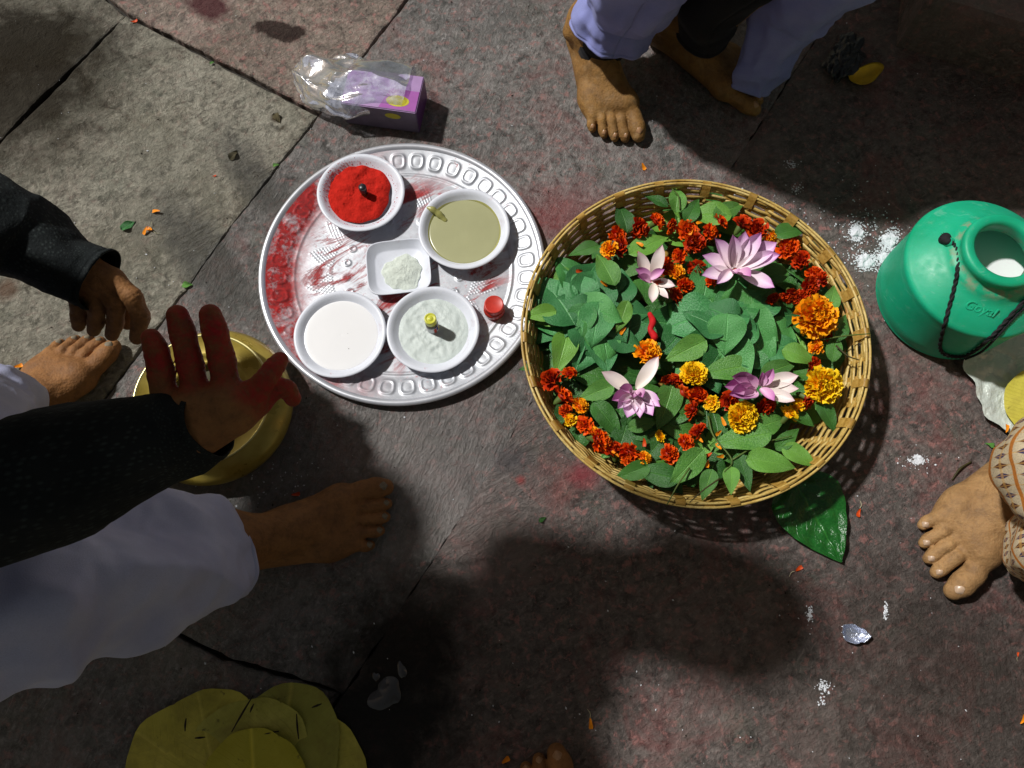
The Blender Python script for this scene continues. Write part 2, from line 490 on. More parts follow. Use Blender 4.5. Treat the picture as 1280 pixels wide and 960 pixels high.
BAMBOO = bamboo_mat('bamboo_strand', srgb(164, 128, 56), srgb(204, 174, 98), srgb(230, 208, 142))
BAMBOO_S = bamboo_mat('bamboo_stake', srgb(142, 104, 38), srgb(178, 140, 66), srgb(202, 168, 94))

def leaf_mat(name, c1, c2, rough=0.42, vein=0.5, spec=0.35):
    m = M(name); uv = m.uv(); v = m.obj()
    sx = m.n('SeparateXYZ', {0: uv})
    ax = m.math('ABSOLUTE', m.math('SUBTRACT', sx.outputs['X'], 0.5))
    info = m.n('ObjectInfo').outputs['Random']
    # side veins run forward from the midrib
    ph = m.math('SUBTRACT', m.math('MULTIPLY', sx.outputs['Y'], 44.0), m.math('MULTIPLY', ax, 40.0))
    sv = m.ramp(m.math('ABSOLUTE', m.math('SINE', ph)), [(0.0, 1.0), (0.16, 0.0)])
    mr = m.ramp(ax, [(0.0, 1.0), (0.03, 0.0)])
    vv = m.math('MAXIMUM', m.math('MULTIPLY', sv, 0.5), mr)
    n = m.noise(v, 40, 4)
    c = m.ramp(n, [(0.3, c1), (0.7, c2)])
    c = m.mix(m.ramp(info, [(0.5, 0.0), (1.0, 0.55)]), c, (c2[0] * 1.25, c2[1] * 1.1, c2[2] * 0.6))
    c = m.mix(m.ramp(info, [(0.0, 0.65), (0.45, 0.0)]), c, (c1[0] * 0.55, c1[1] * 0.6, c1[2] * 0.6))
    c = m.mix(m.math('MULTIPLY', vv, vein), c, (c2[0] * 1.6 + 0.01, c2[1] * 1.45 + 0.01, c2[2] * 1.3 + 0.005))
    m.p(Base_Color=c, Roughness=rough, Subsurface_Weight=0.0)
    m.b.inputs['Specular IOR Level'].default_value = spec
    m.bump(m.math('ADD', m.math('MULTIPLY', vv, -0.8), m.math('MULTIPLY', n, 1.2)), 0.6, 0.0016)
    return m.m
BEL = leaf_mat('bel_leaf', srgb(52, 118, 64), srgb(88, 162, 98), 0.36, 0.45, 0.42)
BEL_D = leaf_mat('bel_leaf_dark', srgb(44, 104, 52), srgb(76, 146, 78), 0.33, 0.45, 0.42)
GRN = leaf_mat('green_leaf', srgb(68, 124, 50), srgb(112, 168, 76), 0.36, 0.4, 0.45)
GRN_D = leaf_mat('deep_green_leaf', srgb(44, 92, 38), srgb(74, 130, 58), 0.34, 0.4, 0.45)
BETEL = leaf_mat('betel_leaf', srgb(26, 92, 34), srgb(48, 128, 50), 0.22, 0.35, 0.6)
def plate_mat(name, c1, c2):
    mm = leaf_mat(name, c1, c2, 0.5, 0.35); t = mm.node_tree
    m = M.__new__(M); m.m = mm; m.t = t; m.b = t.nodes['Principled BSDF']
    base = m.b.inputs['Base Color'].links[0].from_socket
    v = m.pos()
    k = m.ramp(m.noise(v, 55, 6, 0.7, 0.6), [(0.62, 0.0), (0.70, 0.9)])
    k2 = m.ramp(m.noise(m.mapv(v, loc=(2, 5, 0)), 14, 5, 0.7, 0.4), [(0.45, 0.0), (0.7, 0.6)])
    c = m.mix(k2, base, srgb(120, 104, 40)) if 'centre' not in name else base; c = m.mix(k, c, srgb(54, 40, 18))
    m.p(Base_Color=c); return mm
PLATE_L = plate_mat('dry_leaf_plate', srgb(172, 168, 66), srgb(204, 198, 90))
PLATE_C = plate_mat('dry_leaf_centre', srgb(204, 190, 44), srgb(222, 212, 70))
STEM = simple('green_stem', srgb(84, 104, 48), 0.5, 0.3, 0.2, 60)
TWIG = simple('brown_twig', srgb(62, 58, 30), 0.6, 0.3, 0.2, 60)

def petal_mat(name, stops, rough=0.5):
    "colour runs from the foot of each petal (attribute 0) to its edge (1)"
    m = M(name)
    a = m.n('Attribute', attribute_name='tip').outputs['Fac']
    n = m.noise(m.obj(), 130, 3)
    f = m.math('ADD', a, m.math('MULTIPLY', m.math('SUBTRACT', n, 0.5), 0.45), clamp=True)
    c = m.ramp(f, stops)
    m.p(Base_Color=c, Roughness=rough, Subsurface_Weight=0.0)
    m.b.inputs['Specular IOR Level'].default_value = 0.25
    return m.m
MG_RED = petal_mat('marigold_red', [(0.0, srgb(140, 26, 4)), (0.45, srgb(222, 66, 6)), (0.8, srgb(236, 88, 8)), (1.0, srgb(250, 160, 26))])
MG_DARK = petal_mat('marigold_dark', [(0.0, srgb(110, 18, 4)), (0.5, srgb(184, 42, 6)), (0.82, srgb(206, 60, 8)), (1.0, srgb(234, 126, 22))])
MG_ORG = petal_mat('marigold_orange', [(0.0, srgb(226, 104, 4)), (0.5, srgb(250, 148, 8)), (1.0, srgb(255, 194, 30))])
MG_YEL = petal_mat('marigold_yellow', [(0.0, srgb(236, 150, 4)), (0.5, srgb(252, 194, 10)), (1.0, srgb(255, 224, 40))])
LOTUS = petal_mat('lotus_pink', [(0.0, srgb(244, 234, 228)), (0.5, srgb(240, 216, 234)), (0.82, srgb(224, 178, 222)), (1.0, srgb(196, 124, 188))], 0.4)
LOTUS_D = petal_mat('lotus_deep', [(0.0, srgb(232, 196, 214)), (0.6, srgb(214, 150, 200)), (1.0, srgb(186, 104, 172))], 0.4)
LOTUS_W = petal_mat('lotus_white', [(0.0, srgb(236, 222, 206)), (0.6, srgb(236, 224, 220)), (1.0, srgb(216, 184, 188))], 0.4)
STAMEN = simple('lotus_stamen', srgb(170, 66, 40), 0.6, 0.3, 0.3, 200)
PETAL_O = simple('loose_petal', srgb(244, 146, 20), 0.5, 0.3, 0.15, 100)
PETAL_R = simple('loose_red_petal', srgb(205, 74, 20), 0.5, 0.3, 0.15, 100)
PETAL_ST = simple('petal_foot', srgb(190, 184, 150), 0.5)

def can_mat():
    m = M('green_plastic'); v = m.obj()
    n = m.noise(v, 9, 4); n2 = m.noise(v, 90, 4)
    c = m.ramp(n, [(0.3, srgb(12, 160, 116)), (0.7, srgb(30, 190, 148))])
    c = m.mix(m.ramp(n2, [(0.62, 0.0), (0.75, 0.35)]), c, srgb(110, 170, 140))
    m.p(Base_Color=c, Roughness=m.ramp(n2, [(0.35, 0.42), (0.7, 0.6)]), Subsurface_Weight=0.35, Subsurface_Radius=(0.01, 0.05, 0.03))
    n3 = m.noise(m.mapv(v, scale=(20, 20, 160), rot=(0.3, 0.2, 0)), 1.5, 5, 0.7, 0.5)
    sc = m.ramp(n3, [(0.60, 0.0), (0.66, 0.35)])
    c = m.mix(sc, c, srgb(120, 190, 166))
    dz = m.n('SeparateXYZ', {0: v}).outputs['Z']
    gr = m.math('MULTIPLY', m.n('MapRange', {0: m.math('ABSOLUTE', m.math('SUBTRACT', dz, 0.134)), 1: 0.008, 2: 0.0, 3: 0.0, 4: 1.0}).outputs[0], m.ramp(n2, [(0.45, 0.0), (0.62, 0.7)]))
    c = m.mix(gr, c, srgb(150, 140, 116))
    m.p(Base_Color=c)
    m.bump(m.math('ADD', n2, m.math('MULTIPLY', n3, 0.6)), 0.12, 0.001)
    return m.m
CAN = can_mat()
ROPE = simple('black_cord', (0.014, 0.014, 0.016, 1), 0.75, 0.3, 0.3, 200, 0.7, 900, 0.001)
def brass_mat():
    m = M('brass'); v = m.obj()
    n = m.noise(v, 30, 5); n2 = m.noise(m.mapv(v, scale=(20, 20, 200)), 2, 3)
    c = m.ramp(n, [(0.3, srgb(158, 136, 54)), (0.7, srgb(198, 176, 88))])
    m.p(Base_Color=c, Metallic=0.35, Roughness=m.ramp(n, [(0.3, 0.24), (0.7, 0.4)]))
    m.bump(m.math('ADD', n2, n), 0.06, 0.001)
    return m.m
BRASS = brass_mat()
BRASS_RIM = simple('brass_worn_edge', srgb(226, 216, 150), 0.3, 0.5, 0.08, 40, metal=0.7)
WATER = M('water').p(Base_Color=(0.62, 0.6, 0.42, 1), Roughness=0.06, Transmission_Weight=0.85, IOR=1.33).m
PUDDLE = simple('puddle_painted_glint', srgb(74, 74, 76), 0.06, 0.5, 0.1, 60, 0.1, 40, 0.001)  # pale base colour stands in for the light the water reflects

def film_mat():
    m = M('clear_film')
    t = m.n('BsdfTransparent', {'Color': (0.95, 0.96, 1.0, 1)})
    g = m.n('BsdfGlossy', {'Color': (1, 1, 1, 1), 'Roughness': 0.16})
    d = m.n('BsdfDiffuse', {'Color': (0.70, 0.74, 0.86, 1)})
    fr = m.n('Fresnel', {'IOR': 1.5}).outputs[0]
    n = m.noise(m.obj(), 60, 5, 0.65, 0.6)
    a = m.n('MixShader'); m.set(a.inputs[0], m.ramp(n, [(0.40, 0.14), (0.62, 0.55)])); m.set(a.inputs[1], t); m.set(a.inputs[2], d)
    b = m.n('MixShader'); m.set(b.inputs[0], m.math('ADD', m.math('MULTIPLY', fr, 0.8), 0.02, clamp=True)); m.set(b.inputs[1], a); m.set(b.inputs[2], g)
    nb = m.n('Bump', {'Height': m.noise(m.obj(), 45, 3, 0.5, 1.0), 'Strength': 0.35, 'Distance': 0.004}).outputs[0]
    for q in (g, d): m.set(q.inputs['Normal'], nb)
    m.t.links.new(b.outputs[0], m.t.nodes['Material Output'].inputs[0])
    return m.m
FILM = film_mat()
BOX_P = simple('purple_card', srgb(170, 138, 184), 0.4, 0.4, 0.08, 60)
BOX_D = simple('dark_purple_card', srgb(96, 52, 112), 0.4, 0.4, 0.1, 60)
BOX_G = simple('grey_card', srgb(108, 98, 118), 0.45, 0.4, 0.15, 60)
BOX_Y = simple('yellow_print', srgb(196, 186, 48), 0.4, 0.4, 0.12, 90)
BOX_M = simple('magenta_print', srgb(164, 92, 168), 0.4, 0.4, 0.05, 90)

def skin_mat(name, a, b, dust=0.0):
    m = M(name); v = m.obj()
    n = m.noise(v, 22, 5, 0.6); n2 = m.noise(v, 220, 4, 0.6)
    vor = m.n('TexVoronoi', {'Vector': v, 'Scale': 330.0}).outputs['Distance']
    c = m.ramp(n, [(0.3, a), (0.7, b)])
    c = m.mix(m.ramp(n2, [(0.3, 0.35), (0.5, 0.0)]), c, tuple(x * 0.6 for x in a[:3]))
    if dust: c = m.mix(m.ramp(m.noise(v, 60, 4), [(0.5, 0.0), (0.75, dust)]), c, srgb(170, 150, 120))
    st = m.n('Attribute', attribute_name='stain').outputs['Fac']
    n3 = m.noise(m.mapv(v, loc=(4, 2, 1)), 70, 6, 0.7, 0.4)
    c = m.mix(m.ramp(n3, [(0.36, 0.55), (0.52, 0.0)]), c, tuple(x * 0.62 for x in a[:3]))
    c = m.mix(m.ramp(n3, [(0.56, 0.0), (0.72, 0.4)]), c, tuple(min(1, x * 1.25) for x in b[:3]))
    pw = m.noise(m.mapv(v, loc=(9, 9, 9)), 110, 6, 0.75, 0.5)
    c = m.mix(m.math('MULTIPLY', st, m.ramp(pw, [(0.32, 0.35), (0.56, 1.0)]), clamp=True), c, m.ramp(pw, [(0.4, srgb(130, 18, 22)), (0.7, srgb(186, 30, 34))]))
    m.p(Base_Color=c, Roughness=m.ramp(n3, [(0.3, 0.60), (0.7, 0.78)]), Subsurface_Weight=0.05, Subsurface_Radius=(0.006, 0.002, 0.001))
    m.b.inputs['Specular IOR Level'].default_value = 0.35
    m.bump(m.math('ADD', m.math('ADD', m.math('MULTIPLY', vor, 0.6), n2), m.math('MULTIPLY', n3, 2.2)), 0.55, 0.0012)
    return m.m
SKIN_A = skin_mat('skin_brown', srgb(124, 84, 48), srgb(160, 112, 66))
SKIN_T = skin_mat('skin_ochre', srgb(124, 90, 48), srgb(158, 118, 64), 0.25)
SKIN_R = skin_mat('skin_warm', srgb(138, 104, 66), srgb(174, 136, 90))
NAIL = simple('toenail', srgb(186, 158, 132), 0.32, 0.5, 0.12, 300)
NAIL_D = simple('dusty_toenail', srgb(132, 122, 104), 0.55, 0.3, 0.25, 300)
NAIL_P = simple('brown_toenail', srgb(168, 128, 92), 0.3, 0.5, 0.2, 300)
HAIR = simple('black_hair', (0.012, 0.011, 0.010, 1), 0.5, 0.4, 0.3, 80, 0.6, 300, 0.002)

def cloth_mat(name, a, b, sc=900, bmp=0.25, rough=0.8):
    m = M(name); uv = m.uv(); v = m.obj()
    n = m.noise(v, 12, 5)
    w1 = m.n('TexWave', {'Vector': uv, 'Scale': sc * 0.12}).outputs[1]
    f = m.noise(v, sc, 2)
    c = m.ramp(n, [(0.3, a), (0.7, b)])
    c = m.mix(m.ramp(f, [(0.3, 0.25), (0.6, 0.0)]), c, tuple(x * 0.7 for x in a[:3]))
    m.p(Base_Color=c, Roughness=rough, Sheen_Weight=0.05)
    m.b.inputs['Specular IOR Level'].default_value = 0.2
    m.bump(m.math('ADD', f, m.math('MULTIPLY', n, 3.0)), bmp, 0.002)
    return m.m
W_CLOTH = cloth_mat('white_cotton', srgb(176, 180, 212), srgb(204, 208, 236))
B_CLOTH = cloth_mat('pale_blue_cotton', srgb(120, 126, 186), srgb(150, 156, 208))
BLK_CLOTH = cloth_mat('black_cotton', (0.006, 0.006, 0.008, 1), (0.011, 0.011, 0.014, 1))
def knit_mat():
    m = M('black_knit'); uv = m.uv()
    # rows of small open stitches
    q = m.mapv(uv, scale=(46, 40, 1), rot=(0, 0, R(20)))
    vor = m.n('TexVoronoi', {'Vector': q, 'Scale': 1.0, 'Randomness': 0.5}).outputs['Distance']
    n = m.noise(m.obj(), 24, 4)
    dots = m.math('MULTIPLY', m.ramp(vor, [(0.14, 1.0), (0.40, 0.0)]), m.ramp(n, [(0.35, 0.25), (0.65, 1.0)]))
    c = m.mix(m.math('MULTIPLY', dots, 0.75), m.ramp(n, [(0.3, (0.010, 0.013, 0.014)), (0.7, (0.020, 0.024, 0.025))]), srgb(66, 74, 72))
    m.p(Base_Color=c, Roughness=0.85); m.b.inputs['Specular IOR Level'].default_value = 0.15
    m.bump(m.math('ADD', m.math('MULTIPLY', dots, -0.3), m.math('ADD', m.math('MULTIPLY', n, 2.0), m.noise(m.obj(), 400, 3))), 0.35, 0.002)
    return m.m
KNIT = knit_mat()
def sari_mat():
    m = M('block_printed_cloth'); uv = m.uv()
    s = m.n('SeparateXYZ', {0: uv}); U, Vv = s.outputs['X'], s.outputs['Y']
    fu = m.math('FRACT', m.math('MULTIPLY', U, 30.0)); fv = m.math('FRACT', m.math('MULTIPLY', Vv, 26.0))
    du = m.math('ABSOLUTE', m.math('SUBTRACT', fu, 0.5)); dv = m.math('ABSOLUTE', m.math('SUBTRACT', fv, 0.5))
    dia = m.ramp(m.math('ADD', du, dv), [(0.30, 1.0), (0.36, 0.0)])
    cross = m.ramp(m.math('MINIMUM', du, dv), [(0.04, 1.0), (0.07, 0.0)])
    rows = m.ramp(m.math('ABSOLUTE', m.math('SUBTRACT', dv, 0.5)), [(0.05, 1.0), (0.08, 0.0)])
    alt = m.math('GREATER_THAN', m.math('FRACT', m.math('MULTIPLY', U, 15.0)), 0.5)
    ink = m.mix(alt, srgb(52, 46, 92), srgb(84, 40, 30))
    c = m.mix(dia, srgb(208, 190, 158), ink)
    c = m.mix(m.math('MULTIPLY', cross, 0.5), c, srgb(220, 170, 90))
    c = m.mix(rows, c, srgb(190, 116, 40))
    edge = m.ramp(Vv, [(0.045, 1.0), (0.055, 0.0)])
    c = m.mix(edge, c, srgb(206, 190, 150))
    e2 = m.ramp(m.math('ABSOLUTE', m.math('SUBTRACT', Vv, 0.075)), [(0.016, 1.0), (0.02, 0.0)])
    c = m.mix(e2, c, srgb(186, 92, 34))
    n = m.noise(m.obj(), 500, 3)
    c = m.mix(m.ramp(n, [(0.3, 0.3), (0.6, 0.0)]), c, (0.05, 0.03, 0.02))
    m.p(Base_Color=c, Roughness=0.75); m.bump(n, 0.3, 0.001)
    return m.m
SARI = sari_mat()
FOIL = simple('crumpled_foil', (0.62, 0.66, 0.78, 1), 0.22, 0.5, 0.1, 60, 0.9, 160, 0.004, 0.85)
SILVER_PAPER = simple('silver_paper', srgb(206, 214, 206), 0.4, 0.5, 0.14, 40, 0.7, 90, 0.004, 0.15)
DARK_FILM = simple('dark_plastic', srgb(40, 44, 46), 0.3, 0.5, 0.4, 40, 0.8, 60, 0.006)
YEL_P = simple('yellow_peel', srgb(214, 176, 30), 0.45, 0.4, 0.2, 60, 0.3, 120, 0.002)
CHALK = simple('white_spill', srgb(222, 226, 232), 0.8, 0.2, 0.05, 100, 0.6, 400, 0.002)
#SECTION: ground
# ------------------------------------------------------------------ the paving
gv = [(-40, -40, -0.014), (40, -40, -0.014), (40, 40, -0.014), (-40, 40, -0.014)]
ground = link('ground', mesh('ground', gv, [(0, 1, 2, 3)], ST_DARK, False))
tag(ground, None, None, kind='structure')
rng = np.random.default_rng(3)

def shrink(poly, d):
    "move every edge of a polygon (counter-clockwise) inwards by d"
    n = len(poly); out = []
    for i in range(n):
        p0, p1, p2 = (np.array(poly[k % n][:2]) for k in (i - 1, i, i + 1))
        e1 = (p1 - p0) / np.linalg.norm(p1 - p0); e2 = (p2 - p1) / np.linalg.norm(p2 - p1)
        n1 = np.array([-e1[1], e1[0]]); n2 = np.array([-e2[1], e2[0]])
        b = n1 + n2; b /= max(b @ n1, 0.3)
        out.append(p1 + b * d)
    return out
def slab(pix, mat, gap, seed, top=0.0, bev=1.0):
    poly = [(p.x, p.y) for p in GP(pix)]
    a = sum(poly[i][0] * poly[(i + 1) % len(poly)][1] - poly[(i + 1) % len(poly)][0] * poly[i][1] for i in range(len(poly)))
    if a < 0: poly = poly[::-1]
    poly = shrink(poly, gap)
    pts = []
    for i in range(len(poly)):
        p, q = np.array(poly[i]), np.array(poly[(i + 1) % len(poly)])
        n = max(1, int(np.linalg.norm(q - p) / 0.006)) if np.linalg.norm(q - p) < 2.0 else 40
        for k in range(n): pts.append(p + (q - p) * k / n)
    P = np.array(pts); P3 = np.c_[P, np.zeros(len(P))]
    nx = vnoise(P3, 60, seed, 3) * 0.0024 + vnoise(P3, 9, seed + 9, 2) * 0.003
    ny = vnoise(P3, 60, seed + 5, 3) * 0.0024 + vnoise(P3, 9, seed + 14, 2) * 0.003
    P = P + np.c_[nx, ny]
    n = len(P)
    T = np.roll(P, -1, 0) - np.roll(P, 1, 0); T /= np.linalg.norm(T, axis=1)[:, None] + 1e-9
    Nn = np.c_[-T[:, 1], T[:, 0]]
    rings = [(0.004 * bev, top), (0.0016 * bev, top - 0.0009 * bev), (0.0002, top - 0.003), (0.0, -0.016)]
    V = []
    for ins, z in rings: V += [(P[i, 0] + Nn[i, 0] * ins, P[i, 1] + Nn[i, 1] * ins, z) for i in range(n)]
    Fc = [tuple(range(n))]
    for r in range(len(rings) - 1):
        for i in range(n):
            j = (i + 1) % n
            Fc.append((r * n + i, (r + 1) * n + i, (r + 1) * n + j, r * n + j))
    me = mesh('stone_slab', V, Fc, mat, False)
    return link('stone_slab', me, ground)
A = [(730, -290), (640, -170), (510, 0), (400, 143), (300, 270), (190, 420), (0, 672), (-250, 1000), (-420, 1230)]
Fj = [(1250, -300), (1160, -170), (1050, 0), (945, 165), (905, 225), (670, 495), (575, 650), (430, 865), (330, 1010), (120, 1330)]
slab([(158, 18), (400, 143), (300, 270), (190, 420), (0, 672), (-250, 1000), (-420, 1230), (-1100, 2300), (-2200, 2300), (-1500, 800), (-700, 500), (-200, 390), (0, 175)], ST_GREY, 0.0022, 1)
slab([(158, 18), (135, 0), (60, -90), (-40, -250), (730, -290), (640, -170), (510, 0), (400, 143)], ST_TOP, 0.0026, 2, 0.0006)
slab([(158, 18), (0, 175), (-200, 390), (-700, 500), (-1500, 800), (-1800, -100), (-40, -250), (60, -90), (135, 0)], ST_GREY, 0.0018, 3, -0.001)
slab([(730, -290), (640, -170), (510, 0), (400, 143), (300, 270), (190, 420), (0, 672), (280, 822), (430, 865), (575, 650), (670, 495), (905, 225), (945, 165), (1050, 0), (1160, -170), (1250, -300)], ST_MIX, 0.0006, 4, 0.0, 0.4)
slab([(0, 672), (-250, 1000), (-420, 1230), (-1100, 2300), (-500, 2300), (120, 1330), (330, 1010), (430, 865), (280, 822)], ST_MIX, 0.0022, 5, -0.0004)
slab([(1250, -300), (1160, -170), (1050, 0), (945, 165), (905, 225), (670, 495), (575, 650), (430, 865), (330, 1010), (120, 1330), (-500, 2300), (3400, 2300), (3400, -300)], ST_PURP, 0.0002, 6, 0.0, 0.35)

# a low red stone step lost in the dark at the top right
sp = [G(1120, 58), G(1420, 150), G(1700, -200), G(1150, -260)]
V = []
for ins, z in ((0.0, 0.0005), (0.0, 0.09), (0.006, 0.1)):
    c0 = sum((p for p in sp), Vector()) / 4
    for p in sp:
        q = p + (c0 - p).normalized() * ins
        V.append((q.x, q.y, z))
Fc = [(r * 4 + i, r * 4 + (i + 1) % 4, (r + 1) * 4 + (i + 1) % 4, (r + 1) * 4 + i) for r in (0, 1) for i in range(4)] + [(8, 9, 10, 11)]
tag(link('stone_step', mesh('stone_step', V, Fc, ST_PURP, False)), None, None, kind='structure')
#SECTION: tray
# ------------------------------------------------------------------ the embossed tray and what stands on it
TZ = 0.004                                              # top of the tray's floor
tc = G(503, 335, 0.012)
TR = 179.5 * MPP(503, 341, 0.012)
def tray():
    t = empty('round_tray', (tc.x, tc.y, 0.0), 'round embossed aluminium tray dusted with red powder, lying on the paving', 'tray')
    nr, na = 150, 820
    rr = np.concatenate([np.linspace(0.001, 0.955, nr)]) * TR
    aa = np.linspace(0, 2 * PI, na, endpoint=False)
    Rr, Aa = np.meshgrid(rr, aa, indexing='ij')
    u = Rr / TR
    z = TZ + 0.009 * np.clip((u - 0.775) / 0.18, 0, 1) ** 1.0
    z += 0.0016 * np.exp(-((u - 0.765) / 0.010) ** 2)           # ridge round the floor
    nb = 40
    ph = (Aa / (2 * PI) * nb) % 1.0 - 0.5
    ds = ph * 2 * PI * 0.865 * TR / nb                          # arc distance from the boss centre
    dr = Rr - 0.865 * TR
    q = (np.abs(ds / 0.0098) ** 3 + np.abs(dr / 0.0108) ** 3) ** (1 / 3)
    z += 0.0016 * np.exp(-((q - 0.92) / 0.16) ** 2)             # raised outline of each oval
    z += 0.0010 * np.clip(1 - q ** 2, 0, 1)
    # zigzag of pricked triangles on the floor
    nz = 16
    pz = (Aa / (2 * PI) * nz) % 1.0
    tri = np.abs(pz - 0.5) * 2
    band = (u > 0.50) & (u < 0.70)
    loc = (u - 0.50) / 0.20
    dots = np.cos(Rr * 900) * np.cos(Aa * nz * 9)
    z += np.where(band & (loc < 1 - tri), 0.0010 * np.clip(dots, 0, 1), 0)
    nh = 22
    pd = ((Aa / (2 * PI) * nh) % 1.0 - 0.5) * 2 * PI * 0.40 * TR / nh
    qd = np.sqrt(pd ** 2 + (Rr - 0.40 * TR) ** 2)
    z += 0.0013 * np.exp(-((qd - 0.0042) / 0.0014) ** 2)
    # slight dents
    P = np.stack([Rr * np.cos(Aa), Rr * np.sin(Aa), 0 * Rr], -1)
    z += vnoise(P, 14, 4, 2) * 0.0004
    V = np.stack([P[..., 0], P[..., 1], z], -1).reshape(-1, 3)
    i = np.arange(nr - 1)[:, None] * na; j = np.arange(na)[None, :]; j2 = (j + 1) % na
    Fc = np.stack([i + j, i + na + j, i + na + j2, i + j2], -1).reshape(-1, 4)
    link('tray_floor', mesh('tray_floor', V, Fc, ALU), t)
    zr = TZ + 0.009
    prof = [(0.950 * TR, zr - 0.0006), (0.958 * TR, zr + 0.0016), (0.970 * TR, zr + 0.0032), (0.985 * TR, zr + 0.0034), (0.996 * TR, zr + 0.0022), (TR, zr), (0.995 * TR, zr - 0.0022), (0.975 * TR, zr - 0.001), (0.90 * TR, 0.0045), (0.77 * TR, 0.0008), (0.74 * TR, 0.0006)]
    link('rolled_rim', mesh('rolled_rim', *lathe(prof, 160), ALU_RIM), t)
    return t
tray()

def foam_bowl(px, py, rpx, h, label):
    z0 = TZ + 0.001
    c = G(px, py, z0 + h); r = rpx * MPP(px, py, z0 + h)
    o = empty('foam_bowl', (c.x, c.y, z0), label, 'bowl', 'white foam bowls on the tray')
    prof = [(0.0005, 0.0), (0.60 * r, 0.0), (0.68 * r, 0.003), (0.86 * r, h * 0.72), (0.93 * r, h * 0.92), (0.985 * r, h * 0.93), (r, h * 0.97),
            (0.99 * r, h * 1.02), (0.95 * r, h * 1.03), (0.90 * r, h * 0.98), (0.85 * r, h * 0.80), (0.68 * r, 0.0055), (0.60 * r, 0.003), (0.0005, 0.003)]
    n1 = random.random() * 9
    def wob(a, rr, z): return 1 + 0.008 * math.sin(2 * a + n1) * (z / h) + 0.004 * math.sin(5 * a + n1 * 2) * (z / h)
    link('bowl_wall', mesh('bowl_wall', *lathe(prof, 72, wob), FOAM), o)
    return Vector((c.x, c.y, z0)), r, h
def heap(name, c, r, z, h, mat, label, cat, seed, ragged=0.05, rough=0.0015, freq=90, dome=1.0, nr=34, na=96):
    V = [(0, 0, 0)]; P = []
    for i in range(1, nr + 1):
        for k in range(na):
            a = 2 * PI * k / na
            e = 1 + ragged * float(np.sin(3 * a + seed) * 0.5 + np.sin(5 * a + seed * 2.3) * 0.35 + np.sin(11 * a + seed) * 0.25)
            u = i / nr
            P.append((r * u * e * math.cos(a), r * u * e * math.sin(a), u))
    P = np.array(P); Q = np.c_[P[:, :2], np.full(len(P), seed * 0.37)]
    zz = h * np.clip(1 - P[:, 2] ** 2, 0, 1) ** dome + (vnoise(Q, freq, seed, 4) * rough + vnoise(Q, freq * 0.3, seed + 3, 2) * rough * 1.6) * np.clip((1 - P[:, 2]) * 8, 0.15, 1)
    zz = np.where(P[:, 2] > 0.999, -0.001, zz)
    V = [(0, 0, h)] + [(P[i, 0], P[i, 1], zz[i]) for i in range(len(P))]
    Fc = [(0, 1 + k, 1 + (k + 1) % na) for k in range(na)]
    for i in range(nr - 1):
        for k in range(na):
            a = 1 + i * na + k; b = 1 + i * na + (k + 1) % na
            Fc.append((a, a + na, b + na, b))
    o = link(name, mesh(name, V, Fc, mat), None, (c.x, c.y, z))
    return tag(o, label, cat)

BH = 0.022
c, r, h = foam_bowl(451, 240, 55, BH, 'white foam bowl full of bright red powder at the top left of tray')
c1 = G(447, 240, 0.018)
heap('red_powder', c1, r * 0.76, c.z + 0.0105, 0.008, RED_P, 'heap of bright red vermilion powder in a white foam bowl', 'powder', 5, 0.06, 0.0022, 110, 0.8)
def bottle(name, px, py, z, parts, label, cat='bottle'):
    p = G(px, py, z)
    o = empty(name, (p.x, p.y, z), label, cat)
    for (nm, prof, mat) in parts: link(nm, mesh(nm, *lathe(prof, 28), mat), o)
    return o
bottle('tiny_bottle', 456, 243, c.z + 0.017, [
    ('bottle_glass', [(0.0003, -0.004), (0.0042, -0.004), (0.0046, 0.0), (0.0046, 0.009), (0.0036, 0.0105), (0.0003, 0.0105)], AMBER),
    ('cap', [(0.0052, 0.0102), (0.0055, 0.0106), (0.0055, 0.0200), (0.0050, 0.0208), (0.0003, 0.0210)], BLACK_PL)],
    'tiny black capped bottle standing in the red powder')
# specks of powder clinging to the wall of the red bowl
def scatter(name, pts, size, mat, label, cat, seed=1, flat=0.5, parent=None):
    "a spill of grains: one mesh of little lumps"
    rg = random.Random(seed)
    V = []; Fc = []
    for p in pts:
        s = size * rg.uniform(0.4, 1.3); a = rg.uniform(0, PI)
        k = len(V)
        ex = s * rg.uniform(0.7, 1.5); ey = s * rg.uniform(0.5, 1.0); ez = s * flat
        for (x, y, z) in ((1, 0, 0), (0, 1, 0), (-1, 0, 0), (0, -1, 0), (0.2, 0.1, 1), (-0.3, -0.2, 0.7)):
            X = x * ex * math.cos(a) - y * ey * math.sin(a); Y = x * ex * math.sin(a) + y * ey * math.cos(a)
            V.append((p[0] + X, p[1] + Y, p[2] + z * ez))
        Fc += [(k, k + 1, k + 4), (k + 1, k + 5, k + 4), (k + 1, k + 2, k + 5), (k + 2, k + 3, k + 5), (k + 3, k + 4, k + 5), (k + 3, k, k + 4)]
    o = link(name, mesh(name, V, Fc, mat, False), parent)
    tag(o, label, cat, kind='stuff')
    return o
rg = random.Random(5)
pts = []
for k in range(260):
    a = rg.gauss(2.45, 0.35); u = rg.uniform(0.74, 0.93)
    zz = c.z + (0.0055 + (BH * 0.80 - 0.0055) * (u - 0.68) / 0.17 if u < 0.85 else BH * (0.80 + 0.22 * (u - 0.85) / 0.08))
    pts.append((c.x + r * u * math.cos(a), c.y + r * u * math.sin(a), zz))
for k in range(170):
    a = rg.uniform(0, 2 * PI); u = rg.uniform(0.76, 0.84)
    pts.append((c.x + r * u * math.cos(a), c.y + r * u * math.sin(a), c.z + 0.0055 + (BH * 0.80 - 0.0055) * (u - 0.68) / 0.17))
